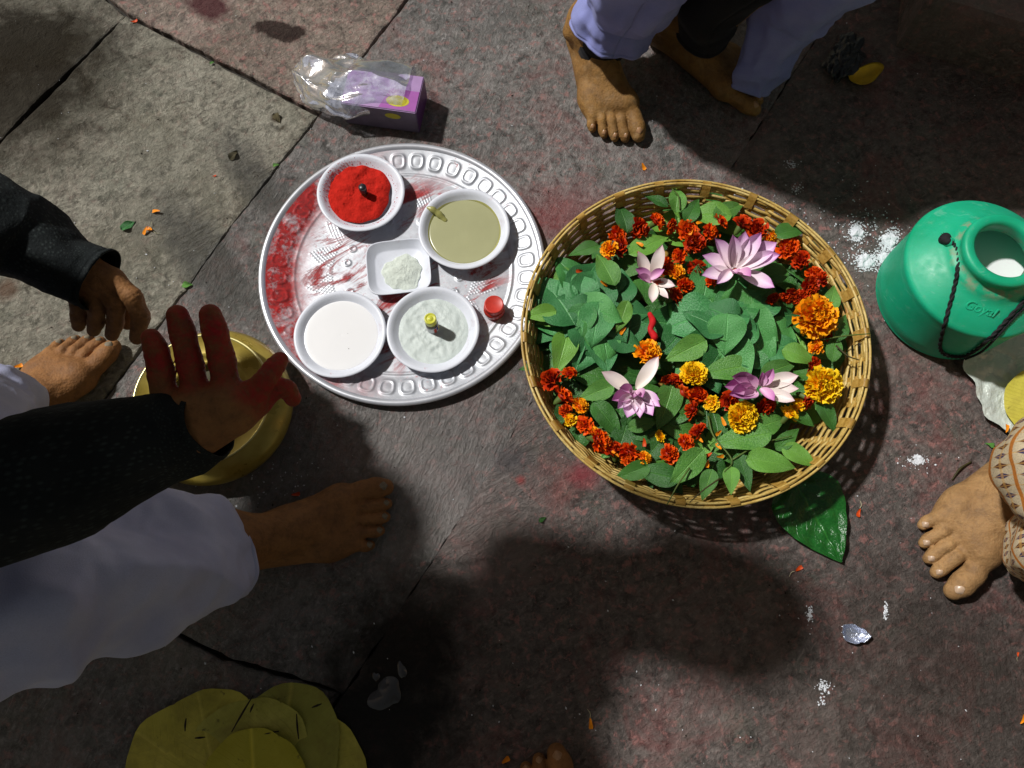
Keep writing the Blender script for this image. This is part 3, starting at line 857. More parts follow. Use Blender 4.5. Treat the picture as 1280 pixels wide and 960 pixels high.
scatter('powder_specks', pts, 0.0009, RED_P, 'red powder specks clinging inside the foam bowl of vermilion', 'powder', 3)

c, r, h = foam_bowl(580, 285, 57, BH, 'white foam bowl of olive paste on the right of the tray')
pf = heap('sandal_paste', c, r * 0.80, c.z + 0.0125, 0.001, PASTE, 'smooth olive green paste filling a white foam bowl', 'paste', 8, 0.012, 0.0003, 30, 1.0)
def lump(name, pts, mat, label, cat, h=0.0015, parent=None):
    lo = np.min([p for p, _ in pts], 0) - 0.02; hi = np.max([p for p, _ in pts], 0) + 0.02
    V, Fc = surfnet(lambda P: chain(P, [(np.array(p), q) for p, q in pts], 0.006), lo, hi, h)
    o = link(name, mesh(name, V, Fc, mat), parent)
    if label: tag(o, label, cat)
    return o
zr = c.z + BH
inv = lambda x, y, z: tuple(G(x, y, z) - Vector((c.x, c.y, c.z + 0.0125)))
lump('paste_drip', [(inv(557, 276, zr - 0.0105), 0.0036), (inv(549, 268, zr - 0.0065), 0.0036), (inv(541, 262, zr - 0.0018), 0.0032), (inv(535, 260, zr - 0.0002), 0.0024)], PASTE_D, None, None, parent=pf)
V, Fc = lathe([(r * 0.775, 0.0004), (r * 0.80, 0.0016), (r * 0.83, 0.0026), (r * 0.835, 0.002)], 72, lambda a, rr, z: 1 + 0.012 * math.sin(4 * a + 1) * (rr / r - 0.75) * 12)
link('paste_edge', mesh('paste_edge', V, Fc, PASTE_D), pf)

c, r, h = foam_bowl(425, 417, 58, 0.019, 'white foam bowl brimming with white milk at the bottom left of tray')
heap('milk', c, r * 0.82, c.z + 0.0125, 0.0005, MILK, 'white milk filling the foam bowl nearest the brass pot', 'milk', 3, 0.008, 0.0002, 20)
scatter('floating_specks', [tuple(G(435, 417, c.z + 0.0128)), tuple(G(436, 436, c.z + 0.0128))], 0.0013, BLACK_PL, 'two dark specks floating on the white milk', 'specks', 2)

c, r, h = foam_bowl(541, 411, 58, 0.019, 'white foam bowl of wet sugar with a small bottle standing in it')
heap('sugar', c, r * 0.80, c.z + 0.0095, 0.0015, SUGAR, 'pale wet sugar filling a foam bowl round a small bottle', 'sugar', 6, 0.02, 0.0006, 300, 0.6)
b = bottle('small_bottle', 541, 410, c.z + 0.010, [
    ('bottle_glass', [(0.0003, -0.003), (0.0080, -0.003), (0.0084, 0.0), (0.0084, 0.020), (0.0078, 0.0222), (0.0055, 0.0242), (0.0052, 0.0262), (0.0003, 0.0262)], AMBER),
    ('cap', [(0.0072, 0.0235), (0.0080, 0.0240), (0.0081, 0.0345), (0.0076, 0.0353), (0.0060, 0.0353), (0.0056, 0.0346), (0.0036, 0.0346), (0.0032, 0.0353), (0.0003, 0.0353)], YCAP)],
    'small amber bottle with yellow-green cap standing in the sugar bowl')
V, Fc = [], []
def arc_patch(rad, a0, a1, z0, z1, n=12):
    V = []; Fc = []
    for i in range(n + 1):
        a = a0 + (a1 - a0) * i / n
        V += [(rad * math.cos(a), rad * math.sin(a), z0), (rad * math.cos(a), rad * math.sin(a), z1)]
    for i in range(n): Fc.append((2 * i, 2 * i + 2, 2 * i + 3, 2 * i + 1))
    return V, Fc
lb = link('label', mesh('label', *arc_patch(0.0087, R(-150), R(30), 0.001, 0.0165, 20), LABEL), b)
link('red_print', mesh('red_print', *arc_patch(0.00885, R(-70), R(-45), 0.002, 0.015, 5), INK_R), lb)
link('blue_print', mesh('blue_print', *arc_patch(0.00885, R(-42), R(-22), 0.006, 0.0155, 5), INK_B), lb)
link('yellow_print', mesh('yellow_print', *arc_patch(0.00885, R(-18), R(8), 0.002, 0.012, 5), INK_Y), lb)
bottle('perfume_bottle', 618, 389, TZ + 0.001, [
    ('bottle_glass', [(0.0003, 0.0), (0.0128, 0.0), (0.0148, 0.002), (0.0152, 0.010), (0.0140, 0.0145), (0.0095, 0.0165), (0.0003, 0.0165)], RGLASS),
    ('cap', [(0.0128, 0.0155), (0.0134, 0.0160), (0.0134, 0.0240), (0.0130, 0.0249), (0.0118, 0.0252), (0.0113, 0.0249), (0.0003, 0.0249)], RCAP)],
    'squat little bottle with brick red cap at the right of the tray')

def square_dish():
    z0 = TZ + 0.001; h = 0.014
    c = G(498, 333, z0 + h); s = MPP(498, 333, z0 + h)
    hw, hh = 40 * s, 37 * s
    o = empty('square_foam_dish', (c.x, c.y, z0), 'small square white foam dish in the middle of the tray', 'dish', None, R(7))
    n = 64
    prof = [(0.02, 0.0), (0.72, 0.0), (0.78, 0.0015), (0.97, h * 0.96), (1.0, h), (0.985, h + 0.0012), (0.955, h), (0.78, 0.004), (0.72, 0.0028), (0.02, 0.0028)]
    V = []; Fc = []; m = len(prof)
    for i in range(n):
        a = 2 * PI * i / n; ca, sa = math.cos(a), math.sin(a)
        k = (abs(ca) ** 5 + abs(sa) ** 5) ** (-1 / 5)
        for (q, z) in prof: V.append((hw * q * k * ca, hh * q * k * sa, z))
    for i in range(n):
        j = (i + 1) % n
        for k in range(m - 1): Fc.append((i * m + k, j * m + k, j * m + k + 1, i * m + k + 1))
    link('dish_wall', mesh('dish_wall', V, Fc, FOAM), o)
    p = G(503, 340, z0 + 0.006)
    heap('pale_powder', p, 0.028, z0 + 0.0035, 0.006, WHITE_P, 'pale powder heaped in the small square foam dish', 'powder', 11, 0.13, 0.0012, 130, 0.7)
square_dish()
#SECTION: basket
# ------------------------------------------------------------------ the woven basket
BZ = 0.085
bc = G(869, 417, BZ)
BR = 215 * MPP(870, 427, BZ)
basket = empty('bamboo_basket', (bc.x, bc.y, 0.0), 'round woven bamboo basket of leaves and flowers on the paving', 'basket')
NST = 44
def wall(t):
    "radius and height along the basket wall, t = 0 at the floor and 1 at the rim"
    return BR * (0.79 + 0.21 * t ** 0.85), 0.006 + (BZ - 0.006) * t
NS = 17
for s in range(NS):
    t = (s + 0.5) / NS * 0.97
    seg = NST * 6
    V = []; Fc = []
    jit = rng.uniform(-0.004, 0.004)
    wv = 0.0022 * rng.uniform(0.85, 1.1); hw = 0.0021 * rng.uniform(0.85, 1.15); th = 0.0009
    a = np.linspace(0, 2 * PI, seg, endpoint=False)
    dz = vnoise(np.c_[np.cos(a), np.sin(a), np.full(seg, s * 3.3)], 5.0, 7, 2) * 0.0016 + 0.0006 * np.sin(a * NST * 0.5 + s)
    ox = wv * np.sin(a * NST / 2 + PI * s + 0.0)
    tt = np.clip(t + jit + dz / 0.1, 0.0, 1.0)
    r0 = BR * (0.79 + 0.21 * tt ** 0.85); z0 = 0.006 + (BZ - 0.006) * tt
    for i in range(seg):
        ca, sa = math.cos(a[i]), math.sin(a[i])
        # wall tangent (up and out) and normal
        tx, tz = 0.044, 0.078
        L = math.hypot(tx, tz); tx /= L; tz /= L
        nx, nz = tz, -tx
        for (du, dn) in ((-hw, -th), (hw, -th), (hw * 1.05, 0), (hw, th), (-hw, th), (-hw * 1.05, 0)):
            rr = r0[i] + tx * du + nx * (dn + ox[i]); zz = z0[i] + tz * du + nz * (dn + ox[i])
            V.append((rr * ca, rr * sa, zz))
    m = 6
    for i in range(seg):
        j = (i + 1) % seg
        for k in range(m):
            l = (k + 1) % m
            Fc.append((i * m + k, j * m + k, j * m + l, i * m + l))
    link('weave_strand', mesh('weave_strand', V, Fc, BAMBOO, True), basket)
def stake_mesh(w, over):
    V = []; Fc = []; n = 22
    for i in range(n + 1):
        t = i / n
        r0, z0 = wall(min(t, 1.0))
        if over and i == n: r0 += 0.0022; z0 += 0.0005
        off = -0.0019 * math.cos(PI * t * NS * 1.0) * 0.35
        for (y, dn) in ((-w, -0.0006), (w, -0.0006), (w, 0.0006), (-w, 0.0006)):
            V.append((r0 + 0.82 * (dn + off), y * (0.8 + 0.2 * t), z0 - 0.57 * (dn + off)))
    for i in range(n):
        for k in range(4):
            l = (k + 1) % 4
            Fc.append((i * 4 + k, (i + 1) * 4 + k, (i + 1) * 4 + l, i * 4 + l))
    Fc += [(3, 2, 1, 0), (n * 4, n * 4 + 1, n * 4 + 2, n * 4 + 3)]
    return mesh('stake', V, Fc, BAMBOO_S, False)
stakes = [stake_mesh(0.0062, True), stake_mesh(0.0054, True), stake_mesh(0.0070, True)]
for k in range(NST):
    link('stake', stakes[k % 3], basket, rot=(0, 0, 2 * PI * (k + 0.5 * 0) / NST + rng.uniform(-0.012, 0.012)))
# every other stake is folded over the rim as a flat loop
def loop_mesh():
    V = []; Fc = []
    path = []
    for t in (0.80, 0.90, 0.985):
        r0, z0 = wall(t); path.append((r0 - 0.0036, z0 + 0.0026))
    r0, z0 = wall(1.0); path += [(r0 - 0.0020, z0 + 0.0036), (r0 + 0.0022, z0 + 0.0030)]
    for t in (0.97, 0.88, 0.80):
        r0, z0 = wall(t); path.append((r0 + 0.0040, z0 - 0.002))
    for (r0, z0) in path:
        for y in (-0.0066, 0.0066): V.append((r0, y, z0))
    for i in range(len(path) - 1): Fc.append((2 * i, 2 * i + 1, 2 * i + 3, 2 * i + 2))
    return mesh('rim_loop', V, Fc, BAMBOO_S, True)
lm = loop_mesh()
for k in range(0, NST, 2):
    o = link('rim_loop', lm, basket, rot=(0, 0, 2 * PI * k / NST + rng.uniform(-0.03, 0.03)))
    o.scale = (1, rng.uniform(0.8, 1.15), 1)
for (dr, dz) in ((0.0026, 0.0004), (-0.0022, 0.0012)):
    V, Fc = tube([(math.cos(a) * (BR + dr), math.sin(a) * (BR + dr), BZ + dz + 0.0008 * math.sin(5 * a)) for a in np.linspace(0, 2 * PI, 61)], 0.0017, 6, 180, False)
    link('rim_hoop', mesh('rim_hoop', V, Fc, BAMBOO), basket)
prof = [(0.0005, 0.004), (BR * 0.795, 0.004), (BR * 0.80, 0.007), (BR * 0.785, 0.0085), (0.0005, 0.0085)]
link('basket_floor', mesh('basket_floor', *lathe(prof, 72), BAMBOO_S), basket)

# ---- leaves
def leaf_mesh(name, mat, L, W, fold=0.25, curl=0.15, wave=0.04, tip=1.0, seed=0, nu=8, nv=16, stem=0.0, blister=0.0):
    "leaf along +x from its stalk, its face up; uv: x across, y along"
    V = []; uv = []; Fc = []
    rg = random.Random(seed); p1 = rg.uniform(0, 6); p2 = rg.uniform(0, 6)
    for i in range(nv + 1):
        t = i / nv
        wdt = W * 0.5 * (math.sin(PI * t ** (0.72)) ** 0.85) * (1 - 0.28 * tip * t ** 3) if 0 < t < 1 else 0.0
        for j in range(nu + 1):
            s = j / nu * 2 - 1
            x = L * t - abs(s) * wdt * 0.1; y = s * wdt
            z = fold * abs(s) * wdt - curl * L * (t - 0.35) ** 2 + wave * W * math.sin(t * 9 + p1 + s * 1.5) * abs(s) + wave * 0.5 * W * math.sin(t * 5 + p2)
            if blister: z += blister * W * abs(math.sin(t * 17 - abs(s) * 4)) * (0.3 + abs(math.sin(s * 7 + p1)))
            V.append((x, y, z)); uv.append((j / nu, t))
    for i in range(nv):
        for j in range(nu):
            a = i * (nu + 1) + j
            Fc.append((a, a + nu + 1, a + nu + 2, a + 1))
    if stem:
        v2, f2 = tube([(-stem, 0.0, -0.001), (-stem * 0.5, 0.001, 0.0005), (0.002, 0, 0.0)], [0.0009, 0.0008, 0.0007], 5, 6)
        off = len(V); V += [tuple(p) for p in v2]; uv += [(0.5, 0.5)] * len(v2); Fc += [tuple(q + off for q in f) for f in f2]
    # underside: the blade has a thickness of its own
    return mesh(name, V, Fc, mat, True, uv)
bel_v = [leaf_mesh('bel_leaf', mt, 1.0, w_, f_, c_, 0.05, 0.7, k) for k, (mt, w_, f_, c_) in enumerate(
    [(BEL, 0.84, 0.08, 0.12), (BEL, 0.76, 0.05, 0.06), (BEL, 0.90, 0.12, 0.16), (BEL_D, 0.80, 0.08, 0.10), (BEL, 0.72, 0.16, 0.06), (BEL_D, 0.76, 0.12, 0.18)])]
grn_v = [leaf_mesh('green_leaf', mt, 1.0, w_, f_, c_, 0.05, 1.0, k + 20, stem=0.12) for k, (mt, w_, f_, c_) in enumerate(
    [(GRN, 0.55, 0.22, 0.24), (GRN, 0.48, 0.14, 0.16), (GRN_D, 0.52, 0.26, 0.3), (GRN_D, 0.46, 0.18, 0.2), (GRN, 0.6, 0.3, 0.34)])]
CLOCK = ['twelve', 'one', 'two', 'three', 'four', 'five', 'six', 'seven', 'eight', 'nine', 'ten', 'eleven']
def clock(px, py):
    a = math.degrees(math.atan2(px - 870, 428 - py)) % 360
    rr = math.hypot(px - 870, py - 428) / 215
    return CLOCK[int((a + 15) // 30) % 12], ('near the rim' if rr > 0.66 else 'midway from the rim' if rr > 0.33 else 'near the middle')
def put(name, me, px, py, h, ang, Lm, tiltx=0.0, tilty=0.0, mid=True):
    "place a unit-length piece so that its middle is seen at px, py; ang is its direction in the photo"
    p = G(px, py, h)
    o = link(name, me)
    o.rotation_mode = 'XYZ'
    o.rotation_euler = (tiltx, tilty, R(ang))
    o.scale = (Lm, Lm, Lm)
    if mid:
        p = p - (o.rotation_euler.to_matrix() @ Vector((0.5 * Lm, 0, 0)))
    o.location = p
    return o
def floor_h(px, py):
    rr = math.hypot(px - 870, py - 428) / 215
    return 0.058 + 0.006 * (1 - rr)
lrg = random.Random(11)
# a bed of dark leaves under everything, so that no gap shows the basket floor
nbed = 0
for k in range(120):
    a = lrg.uniform(0, 2 * PI); q = math.sqrt(lrg.uniform(0, 1)) * 182
    x = 865 + q * math.cos(a); y = 430 + q * 0.94 * math.sin(a)
    o = put('green_leaf', grn_v[(2, 3, 2, 3, 0)[k % 5]], x, y, lrg.uniform(0.036, 0.056), lrg.uniform(0, 360), lrg.uniform(0.06, 0.085), lrg.uniform(-0.3, 0.3), lrg.uniform(-0.2, 0.2))
    ck, ring = clock(x, y)
    tag(o, 'dark leaf under the flowers, %s at %s o\'clock in basket' % (ring, ck), 'leaf', 'leaves in the bed of the basket')
def heap_leaves(cx, cy, rings, mats, where, group, seed):
    rg = random.Random(seed)
    idx = 0
    for ri, (rad, n, L0, h, off) in enumerate(rings):
        for k in range(n):
            a = 360 * k / n + off + rg.uniform(-14, 14)
            rd = rad * rg.uniform(0.85, 1.12)
            x = cx + rd * math.cos(R(a)); y = cy - rd * 0.95 * math.sin(R(a))
            L = L0 * rg.uniform(0.78, 1.12) * MPP(x, y, h)
            o = put('bel_leaf', mats[rg.randrange(len(mats))], x, y, h + 0.0019 * (idx % 6), a + rg.uniform(-42, 42), L, rg.uniform(-0.34, 0.34), rg.uniform(-0.10, 0.26))
            ck = CLOCK[int(((90 - a) % 360 + 15) // 30) % 12]
            ring = ('bottom', 'second', 'third', 'top')[ri if ri < len(rings) - 1 else 3]
            tag(o, "bel leaf at %s o'clock in the %s ring of the %s heap" % (ck, ring, where), 'leaf', group)
            idx += 1
for k in range(44):
    a = lrg.uniform(0, 2 * PI); q = math.sqrt(lrg.uniform(0, 1))
    x = 860 + q * 95 * math.cos(a); y = 545 + q * 48 * math.sin(a)
    o = put('green_leaf', grn_v[(2, 3, 0, 3)[k % 4]], x, y, lrg.uniform(0.052, 0.066), lrg.uniform(0, 360), lrg.uniform(0.05, 0.07), lrg.uniform(-0.25, 0.25), lrg.uniform(-0.1, 0.2))
    ck, ring = clock(x, y)
    tag(o, "leaf low among front marigolds, %s at %s o'clock in basket" % (ring, ck), 'leaf', 'leaves in the bed of the basket')
heap_leaves(737, 392, [(54, 13, 62, 0.062, 8), (36, 10, 62, 0.069, 20), (15, 6, 56, 0.077, 0)], [bel_v[k] for k in (0, 1, 2, 3, 4)], 'left', 'bel leaves heaped at the left of the basket', 3)
heap_leaves(906, 412, [(66, 15, 66, 0.062, 0), (46, 11, 66, 0.070, 15), (24, 7, 60, 0.078, 10), (6, 3, 54, 0.085, 40)], [bel_v[k] for k in (0, 1, 2, 3, 5)], 'middle', 'bel leaves heaped in the middle of the basket', 8)
# single leaves one can point at: px, py, direction, length px, mesh, height, label
for (x, y, a, L, k, h, lab) in [
    (779, 270, 100, 46, 2, 0.075, 'pointed dark leaf standing against the rim above the left bel heap'),
    (820, 250, 150, 34, 3, 0.078, 'small dark leaf just under the top rim of basket'),
    (846, 247, 85, 38, 4, 0.080, 'upright bright leaf under the top rim of the basket'),
    (866, 262, 60, 40, 2, 0.076, 'dark leaf behind the top garland left of centre'),
    (885, 268, 175, 56, 0, 0.074, 'broad bright leaf above the large pink lotus'),
    (912, 262, 30, 48, 1, 0.075, 'bright leaf pointing right at the top of basket'),
    (990, 288, 18, 46, 2, 0.080, 'dark leaf lying on the inner wall at upper right of basket'),
    (812, 305, 28, 58, 1, 0.074, 'long bright leaf crossing below the upper left marigolds'),
    (730, 312, 200, 40, 3, 0.070, 'dark leaf at the left wall above the bel heap'),
    (700, 345, 215, 30, 0, 0.068, 'small bright leaf at the left wall of the basket'),
    (757, 335, 112, 52, 0, 0.080, 'leaf pointing up out of the left bel heap'),
    (703, 440, 255, 56, 4, 0.074, 'large veined leaf hanging down from the left bel heap'),
    (778, 396, 250, 44, 1, 0.084, 'yellowish green leaf on top of the left bel heap'),
    (960, 345, 195, 50, 2, 0.074, 'dark leaf right of the large pink lotus'),
    (945, 362, 220, 52, 3, 0.072, 'dark leaf under the right petals of the large lotus'),
    (857, 438, 205, 56, 0, 0.082, 'bright leaf pointing left out of the middle bel heap'),
    (905, 462, 190, 66, 1, 0.080, 'broad leaf at the front of the middle bel heap'),
    (1052, 408, 60, 40, 2, 0.080, 'dark leaf poking out past the orange marigold'),
    (1043, 432, 75, 42, 3, 0.078, 'glossy dark leaf on the right wall of basket'),
    (833, 508, 250, 62, 0, 0.074, 'long folded leaf in the lower middle of the basket'),
    (805, 530, 15, 40, 1, 0.072, 'small bright leaf below the lower left lotus'),
    (760, 525, 310, 56, 2, 0.070, 'dark leaf under the lower left lotus'),
    (745, 490, 200, 46, 0, 0.068, 'leaf between the left bel heap and lower lotus'),
    (858, 585, 225, 64, 1, 0.086, 'large leaf over the front rim of basket'),
    (820, 592, 165, 56, 2, 0.080, 'dark leaf lying along the front rim of basket'),
    (926, 548, 190, 74, 1, 0.082, 'broad pale leaf below the yellow marigolds'),
    (965, 578, -8, 62, 0, 0.088, 'pointed leaf lying on the front right rim'),
    (985, 548, 40, 42, 3, 0.078, 'small dark leaf near the front right wall'),
    (914, 600, 265, 34, 4, 0.090, 'small curled leaf hanging over the front rim'),
    (935, 580, 330, 36, 1, 0.080, 'small leaf on the sprig at the front of basket'),
    (895, 528, 95, 46, 2, 0.072, 'leaf left of the front yellow marigold'),
    (960, 530, 20, 56, 0, 0.074, 'leaf right of the front yellow marigold'),
    (1000, 520, 330, 44, 2, 0.072, 'dark leaf under the lower right marigold'),
    (975, 460, 20, 50, 1, 0.072, 'leaf right of the middle bel heap'),
    (1000, 445, -20, 44, 4, 0.074, 'small pale sprig leaf by the orange marigold'),
    (1012, 470, 160, 40, 2, 0.070, 'dark leaf between the two right marigolds'),
    (790, 590, 200, 46, 2, 0.074, 'dark leaf tucked against the lower left wall of the basket'),
    (884, 606, 250, 40, 0, 0.082, 'bright leaf lying on the front wall of the basket'),
    (700, 520, 250, 40, 3, 0.068, 'dark leaf behind the lower left garland'),
    (1040, 372, 70, 38, 0, 0.074, 'bright leaf behind the largest orange marigold'),
    (1035, 520, 300, 44, 2, 0.074, 'dark leaf below the large yellow marigold at the right wall'),
    (1000, 570, 330, 46, 0, 0.080, 'bright leaf lying on the right front wall of basket'),
    (690, 400, 185, 44, 4, 0.074, 'pale leaf poking over the left wall of the basket'),
    (675, 392, 190, 40, 0, 0.084, 'leaf tip reaching the left rim of the basket'),
    (930, 590, 285, 48, 3, 0.084, 'dark leaf under the sprig at the front of the basket')]:
    o = put('green_leaf', grn_v[k], x, y, h, a, L * MPP(x, y, h) * 1.05, lrg.uniform(-0.25, 0.25), lrg.uniform(-0.05, 0.2))
    tag(o, lab, 'leaf', 'single leaves in the basket')
# twigs and bare stems
for (pts, lab) in [
    ([(885, 520, .078), (892, 545, .082), (915, 575, .086), (905, 590, .090)], 'green forked stem at the front of the basket'),
    ([(915, 575, .085), (950, 555, .084), (990, 545, .082)], 'thin stem running to the right at front of basket'),
    ([(1025, 425, .082), (1055, 420, .090), (1088, 417, .094)], 'thin stem poking over the right rim'),
    ([(1045, 432, .086), (1060, 445, .090), (1074, 450, .092)], 'brown twig end on the right rim'),
    ([(862, 585, .090), (848, 605, .096), (833, 632, .094)], 'leaf stalk hanging over the front rim'),
    ([(900, 598, .092), (880, 612, .096), (862, 628, .095)], 'thin brown twig crossing the front rim'),
    ([(850, 262, .080), (848, 245, .085), (840, 236, .088)], 'pale stalk at the top of the basket')]:
    V, Fc = tube([tuple(G(*p)) for p in pts], [0.0012, 0.0010, 0.0006], 6)
    tag(link('twig', mesh('twig', V, Fc, TWIG if 'brown' in lab else STEM)), lab, 'stem')

# ---- marigolds: pompoms of many small ruffled petals
def marigold_mesh(mat, seed, npet=90, squash=0.7, wide=1.0, calyx=True):
    rg = random.Random(seed)
    V = []; Fc = []; tip = []; fm = []
    ga = PI * (3 - math.sqrt(5))
    for k in range(npet):
        f = (k + 0.5) / npet
        el = PI / 2 - f * R(108)                                  # from the top down past the side
        az = k * ga + rg.uniform(-0.2, 0.2)
        d = Vector((math.cos(el) * math.cos(az), math.cos(el) * math.sin(az), math.sin(el) * squash))
        up = Vector((0, 0, 1))
        side = d.cross(up)
        side = side.normalized() if side.length > 1e-3 else Vector((math.cos(az), math.sin(az), 0))
        nrm = side.cross(d).normalized()
        twist = rg.uniform(-0.7, 0.7)
        s2 = (side * math.cos(twist) + nrm * math.sin(twist)); n2 = s2.cross(d).normalized()
        r0, r1 = 0.35, rg.uniform(0.86, 1.08)
        wd = wide * rg.uniform(0.17, 0.27)
        k0 = len(V)
        ph = rg.uniform(0, 6)
        for i, t in enumerate((0.0, 0.5, 0.85, 1.0)):
            rr = r0 + (r1 - r0) * t
            for j in (-1, -0.33, 0.33, 1):
                w_ = wd * (0.35 + 0.75 * t) * (1.0 if i < 3 else 0.85)
                ruf = 0.10 * t * math.sin(j * 4 + ph) + 0.05 * t * math.sin(j * 9 + ph * 2)
                p = d * (rr + (0.03 * math.sin(j * 7 + ph) if i == 3 else 0)) + s2 * (w_ * j) + n2 * (ruf + 0.14 * (t ** 2) * rg.uniform(0.5, 1.2))
                V.append(p); tip.append(t * rg.uniform(0.85, 1.0) * (0.75 + 0.25 * abs(j)))
        for i in range(3):
            for j in range(3):
                a = k0 + i * 4 + j
                Fc.append((a, a + 1, a + 5, a + 4)); fm.append(0)
    # core so that nothing is hollow
    k0 = len(V)
    v2, f2 = lathe([(0.01, 0.42), (0.35, 0.34), (0.5, 0.05), (0.36, -0.25), (0.16, -0.5)], 12)
    V += v2; tip += [0.1] * len(v2); Fc += [tuple(q + k0 for q in f) for f in f2]; fm += [0] * len(f2)
    k0 = len(V)
    if calyx:
        v2, f2 = lathe([(0.34, -0.2), (0.30, -0.5), (0.22, -0.95), (0.10, -1.15), (0.06, -1.2)], 10)
        V += v2; tip += [0] * len(v2); Fc += [tuple(q + k0 for q in f) for f in f2]; fm += [1] * len(f2)
    return mesh('marigold', V, Fc, None, True, None, {'tip': tip}, [mat, STEM], fm)
mg = {'r': [marigold_mesh(MG_RED, k, (46, 60, 38, 54, 30, 50)[k], (0.75, 0.6, 0.9, 0.7, 0.55, 1.1)[k], (1.25, 1.1, 1.5, 1.3, 1.7, 1.2)[k]) for k in range(6)], 'd': [marigold_mesh(MG_DARK, k + 10, (46, 58, 36, 30)[k], (0.75, 0.6, 0.95, 1.2)[k], (1.25, 1.1, 1.5, 1.6)[k]) for k in range(4)],
      'o': [marigold_mesh(MG_ORG, k + 20, 150, 0.72, 0.8) for k in range(2)], 'y': [marigold_mesh(MG_YEL, k + 30, 150, 0.72, 0.75) for k in range(2)],
      's': [marigold_mesh(MG_YEL, k + 40, 34, 0.7, 1.3) for k in range(2)], 'a': [marigold_mesh(MG_ORG, k + 50, 54, 0.75, 1.2) for k in range(2)]}
MARI = [(772, 295, 12, 'r'), (762, 312, 12, 'a'), (797, 286, 12, 'd'), (821, 277, 12, 'r'), (838, 282, 10, 'r'), (860, 289, 13, 'r'), (868, 303, 13, 'd'), (886, 290, 10, 'r'),
        (901, 278, 10, 'r'), (927, 281, 11, 'd'), (947, 287, 12, 'd'), (963, 297, 9, 'a'), (985, 311, 12, 'r'), (1001, 325, 13, 'd'), (1017, 342, 10, 'r'), (1011, 360, 15, 'd'),
        (987, 369, 12, 'd'), (967, 375, 9, 'd'), (830, 332, 11, 'r'), (845, 341, 12, 'a'), (856, 357, 10, 'r'), (872, 335, 12, 'd'), (841, 371, 11, 'd'), (890, 352, 9, 'r'),
        (776, 308, 10, 'd'), (850, 320, 10, 'r'), (1000, 372, 10, 'd'), (1024, 352, 10, 'd'),
        (690, 475, 12, 'd'), (712, 467, 10, 'r'), (703, 496, 13, 'r'), (707, 514, 9, 'r'), (725, 508, 10, 'a'), (713, 525, 8, 's'), (731, 531, 11, 'r'), (748, 550, 14, 'r'),
        (767, 564, 12, 'd'), (787, 567, 13, 'r'), (805, 573, 9, 'a'), (836, 568, 12, 'r'), (742, 541, 9, 'a'),
        (841, 477, 13, 'd'), (854, 492, 13, 'r'), (872, 494, 11, 'r'), (866, 513, 12, 'd'), (872, 540, 14, 'd'), (857, 553, 11, 'r'), (889, 504, 10, 's'), (912, 501, 11, 'd'),
        (957, 509, 12, 'd'), (1010, 498, 15, 'd'), (1020, 434, 9, 'a'), (1016, 457, 10, 'd'), (985, 518, 11, 's'), (996, 508, 9, 's'), (1030, 415, 14, 'd'), (826, 545, 8, 's')]
mrg = random.Random(4)
kindname = {'r': 'red-orange', 'd': 'dark red', 'a': 'orange', 's': 'yellow'}
for (x, y, rp, k) in MARI:
    h = 0.070 + mrg.uniform(0, 0.006)
    me = mg[k][mrg.randrange(len(mg[k]))]
    p = G(x, y, h); s = rp * MPP(x, y, h) * 1.10
    o = link('marigold', me, None, p, (mrg.uniform(-1.25, 1.25), mrg.uniform(-1.25, 1.25), mrg.uniform(0, 6)), (s * mrg.uniform(0.85, 1.15), s * mrg.uniform(0.85, 1.15), s * mrg.uniform(0.8, 1.15)))
    ck, ring = clock(x, y)
    tag(o, 'small %s marigold %s at %s o\'clock in basket' % (kindname[k], ring, ck), 'flower', 'small marigolds of the garland in the basket')
for (x, y, rp, k, h, lab) in [
    (1019, 397, 27, 'o', 0.088, 'largest orange marigold, by the right wall of the basket'), (1028, 482, 24, 'y', 0.084, 'large yellow marigold at the lower right of the basket'),
    (928, 522, 20, 'y', 0.084, 'round yellow marigold at the front, below the pink lotus buds'), (867, 468, 17, 'y', 0.082, 'yellow marigold in front of the middle bel heap'),
    (809, 441, 17, 'a', 0.082, 'orange marigold between the two heaps of bel leaves')]:
    p = G(x, y, h); s = rp * MPP(x, y, h) * 1.02
    o = link('marigold', mg[k][0 if k != 'y' else (0 if rp > 20 else 1)], None, p, (mrg.uniform(-0.3, 0.3), mrg.uniform(-0.3, 0.3), mrg.uniform(0, 6)), (s, s, s))
    tag(o, lab, 'flower')
# petals that have come loose among the leaves
for k in range(34):
    a = mrg.uniform(0, 2 * PI); q = math.sqrt(mrg.uniform(0.25, 1)) * 178
    x, y = 868 + q * math.cos(a), 432 + q * 0.93 * math.sin(a)
    V, Fc = [], []
    for i in range(5):
        t = i / 4; wd = 0.0028 * (0.25 + 0.75 * t ** 0.7) * (1 if i < 4 else 0.7)
        for s_ in (-1, 0, 1): V.append((0.011 * (t - 0.5), s_ * wd, 0.002 * math.sin(t * 3 + k) + 0.001 * s_ * s_))
    for i in range(4):
        for j in range(2): b0 = i * 3 + j; Fc.append((b0, b0 + 3, b0 + 4, b0 + 1))
    o = link('flower_petal', mesh('flower_petal', V, Fc, (PETAL_O, PETAL_R, PETAL_O)[k % 3]), None, G(x, y, 0.078), (mrg.uniform(-.5, .5), mrg.uniform(-.5, .5), mrg.uniform(0, 6)))
    ck, ring = clock(x, y)
    tag(o, "loose %s petal on leaves, %s at %s o'clock in basket" % (('orange', 'red-orange', 'orange')[k % 3], ring, ck), 'petal', 'loose petals in the basket')
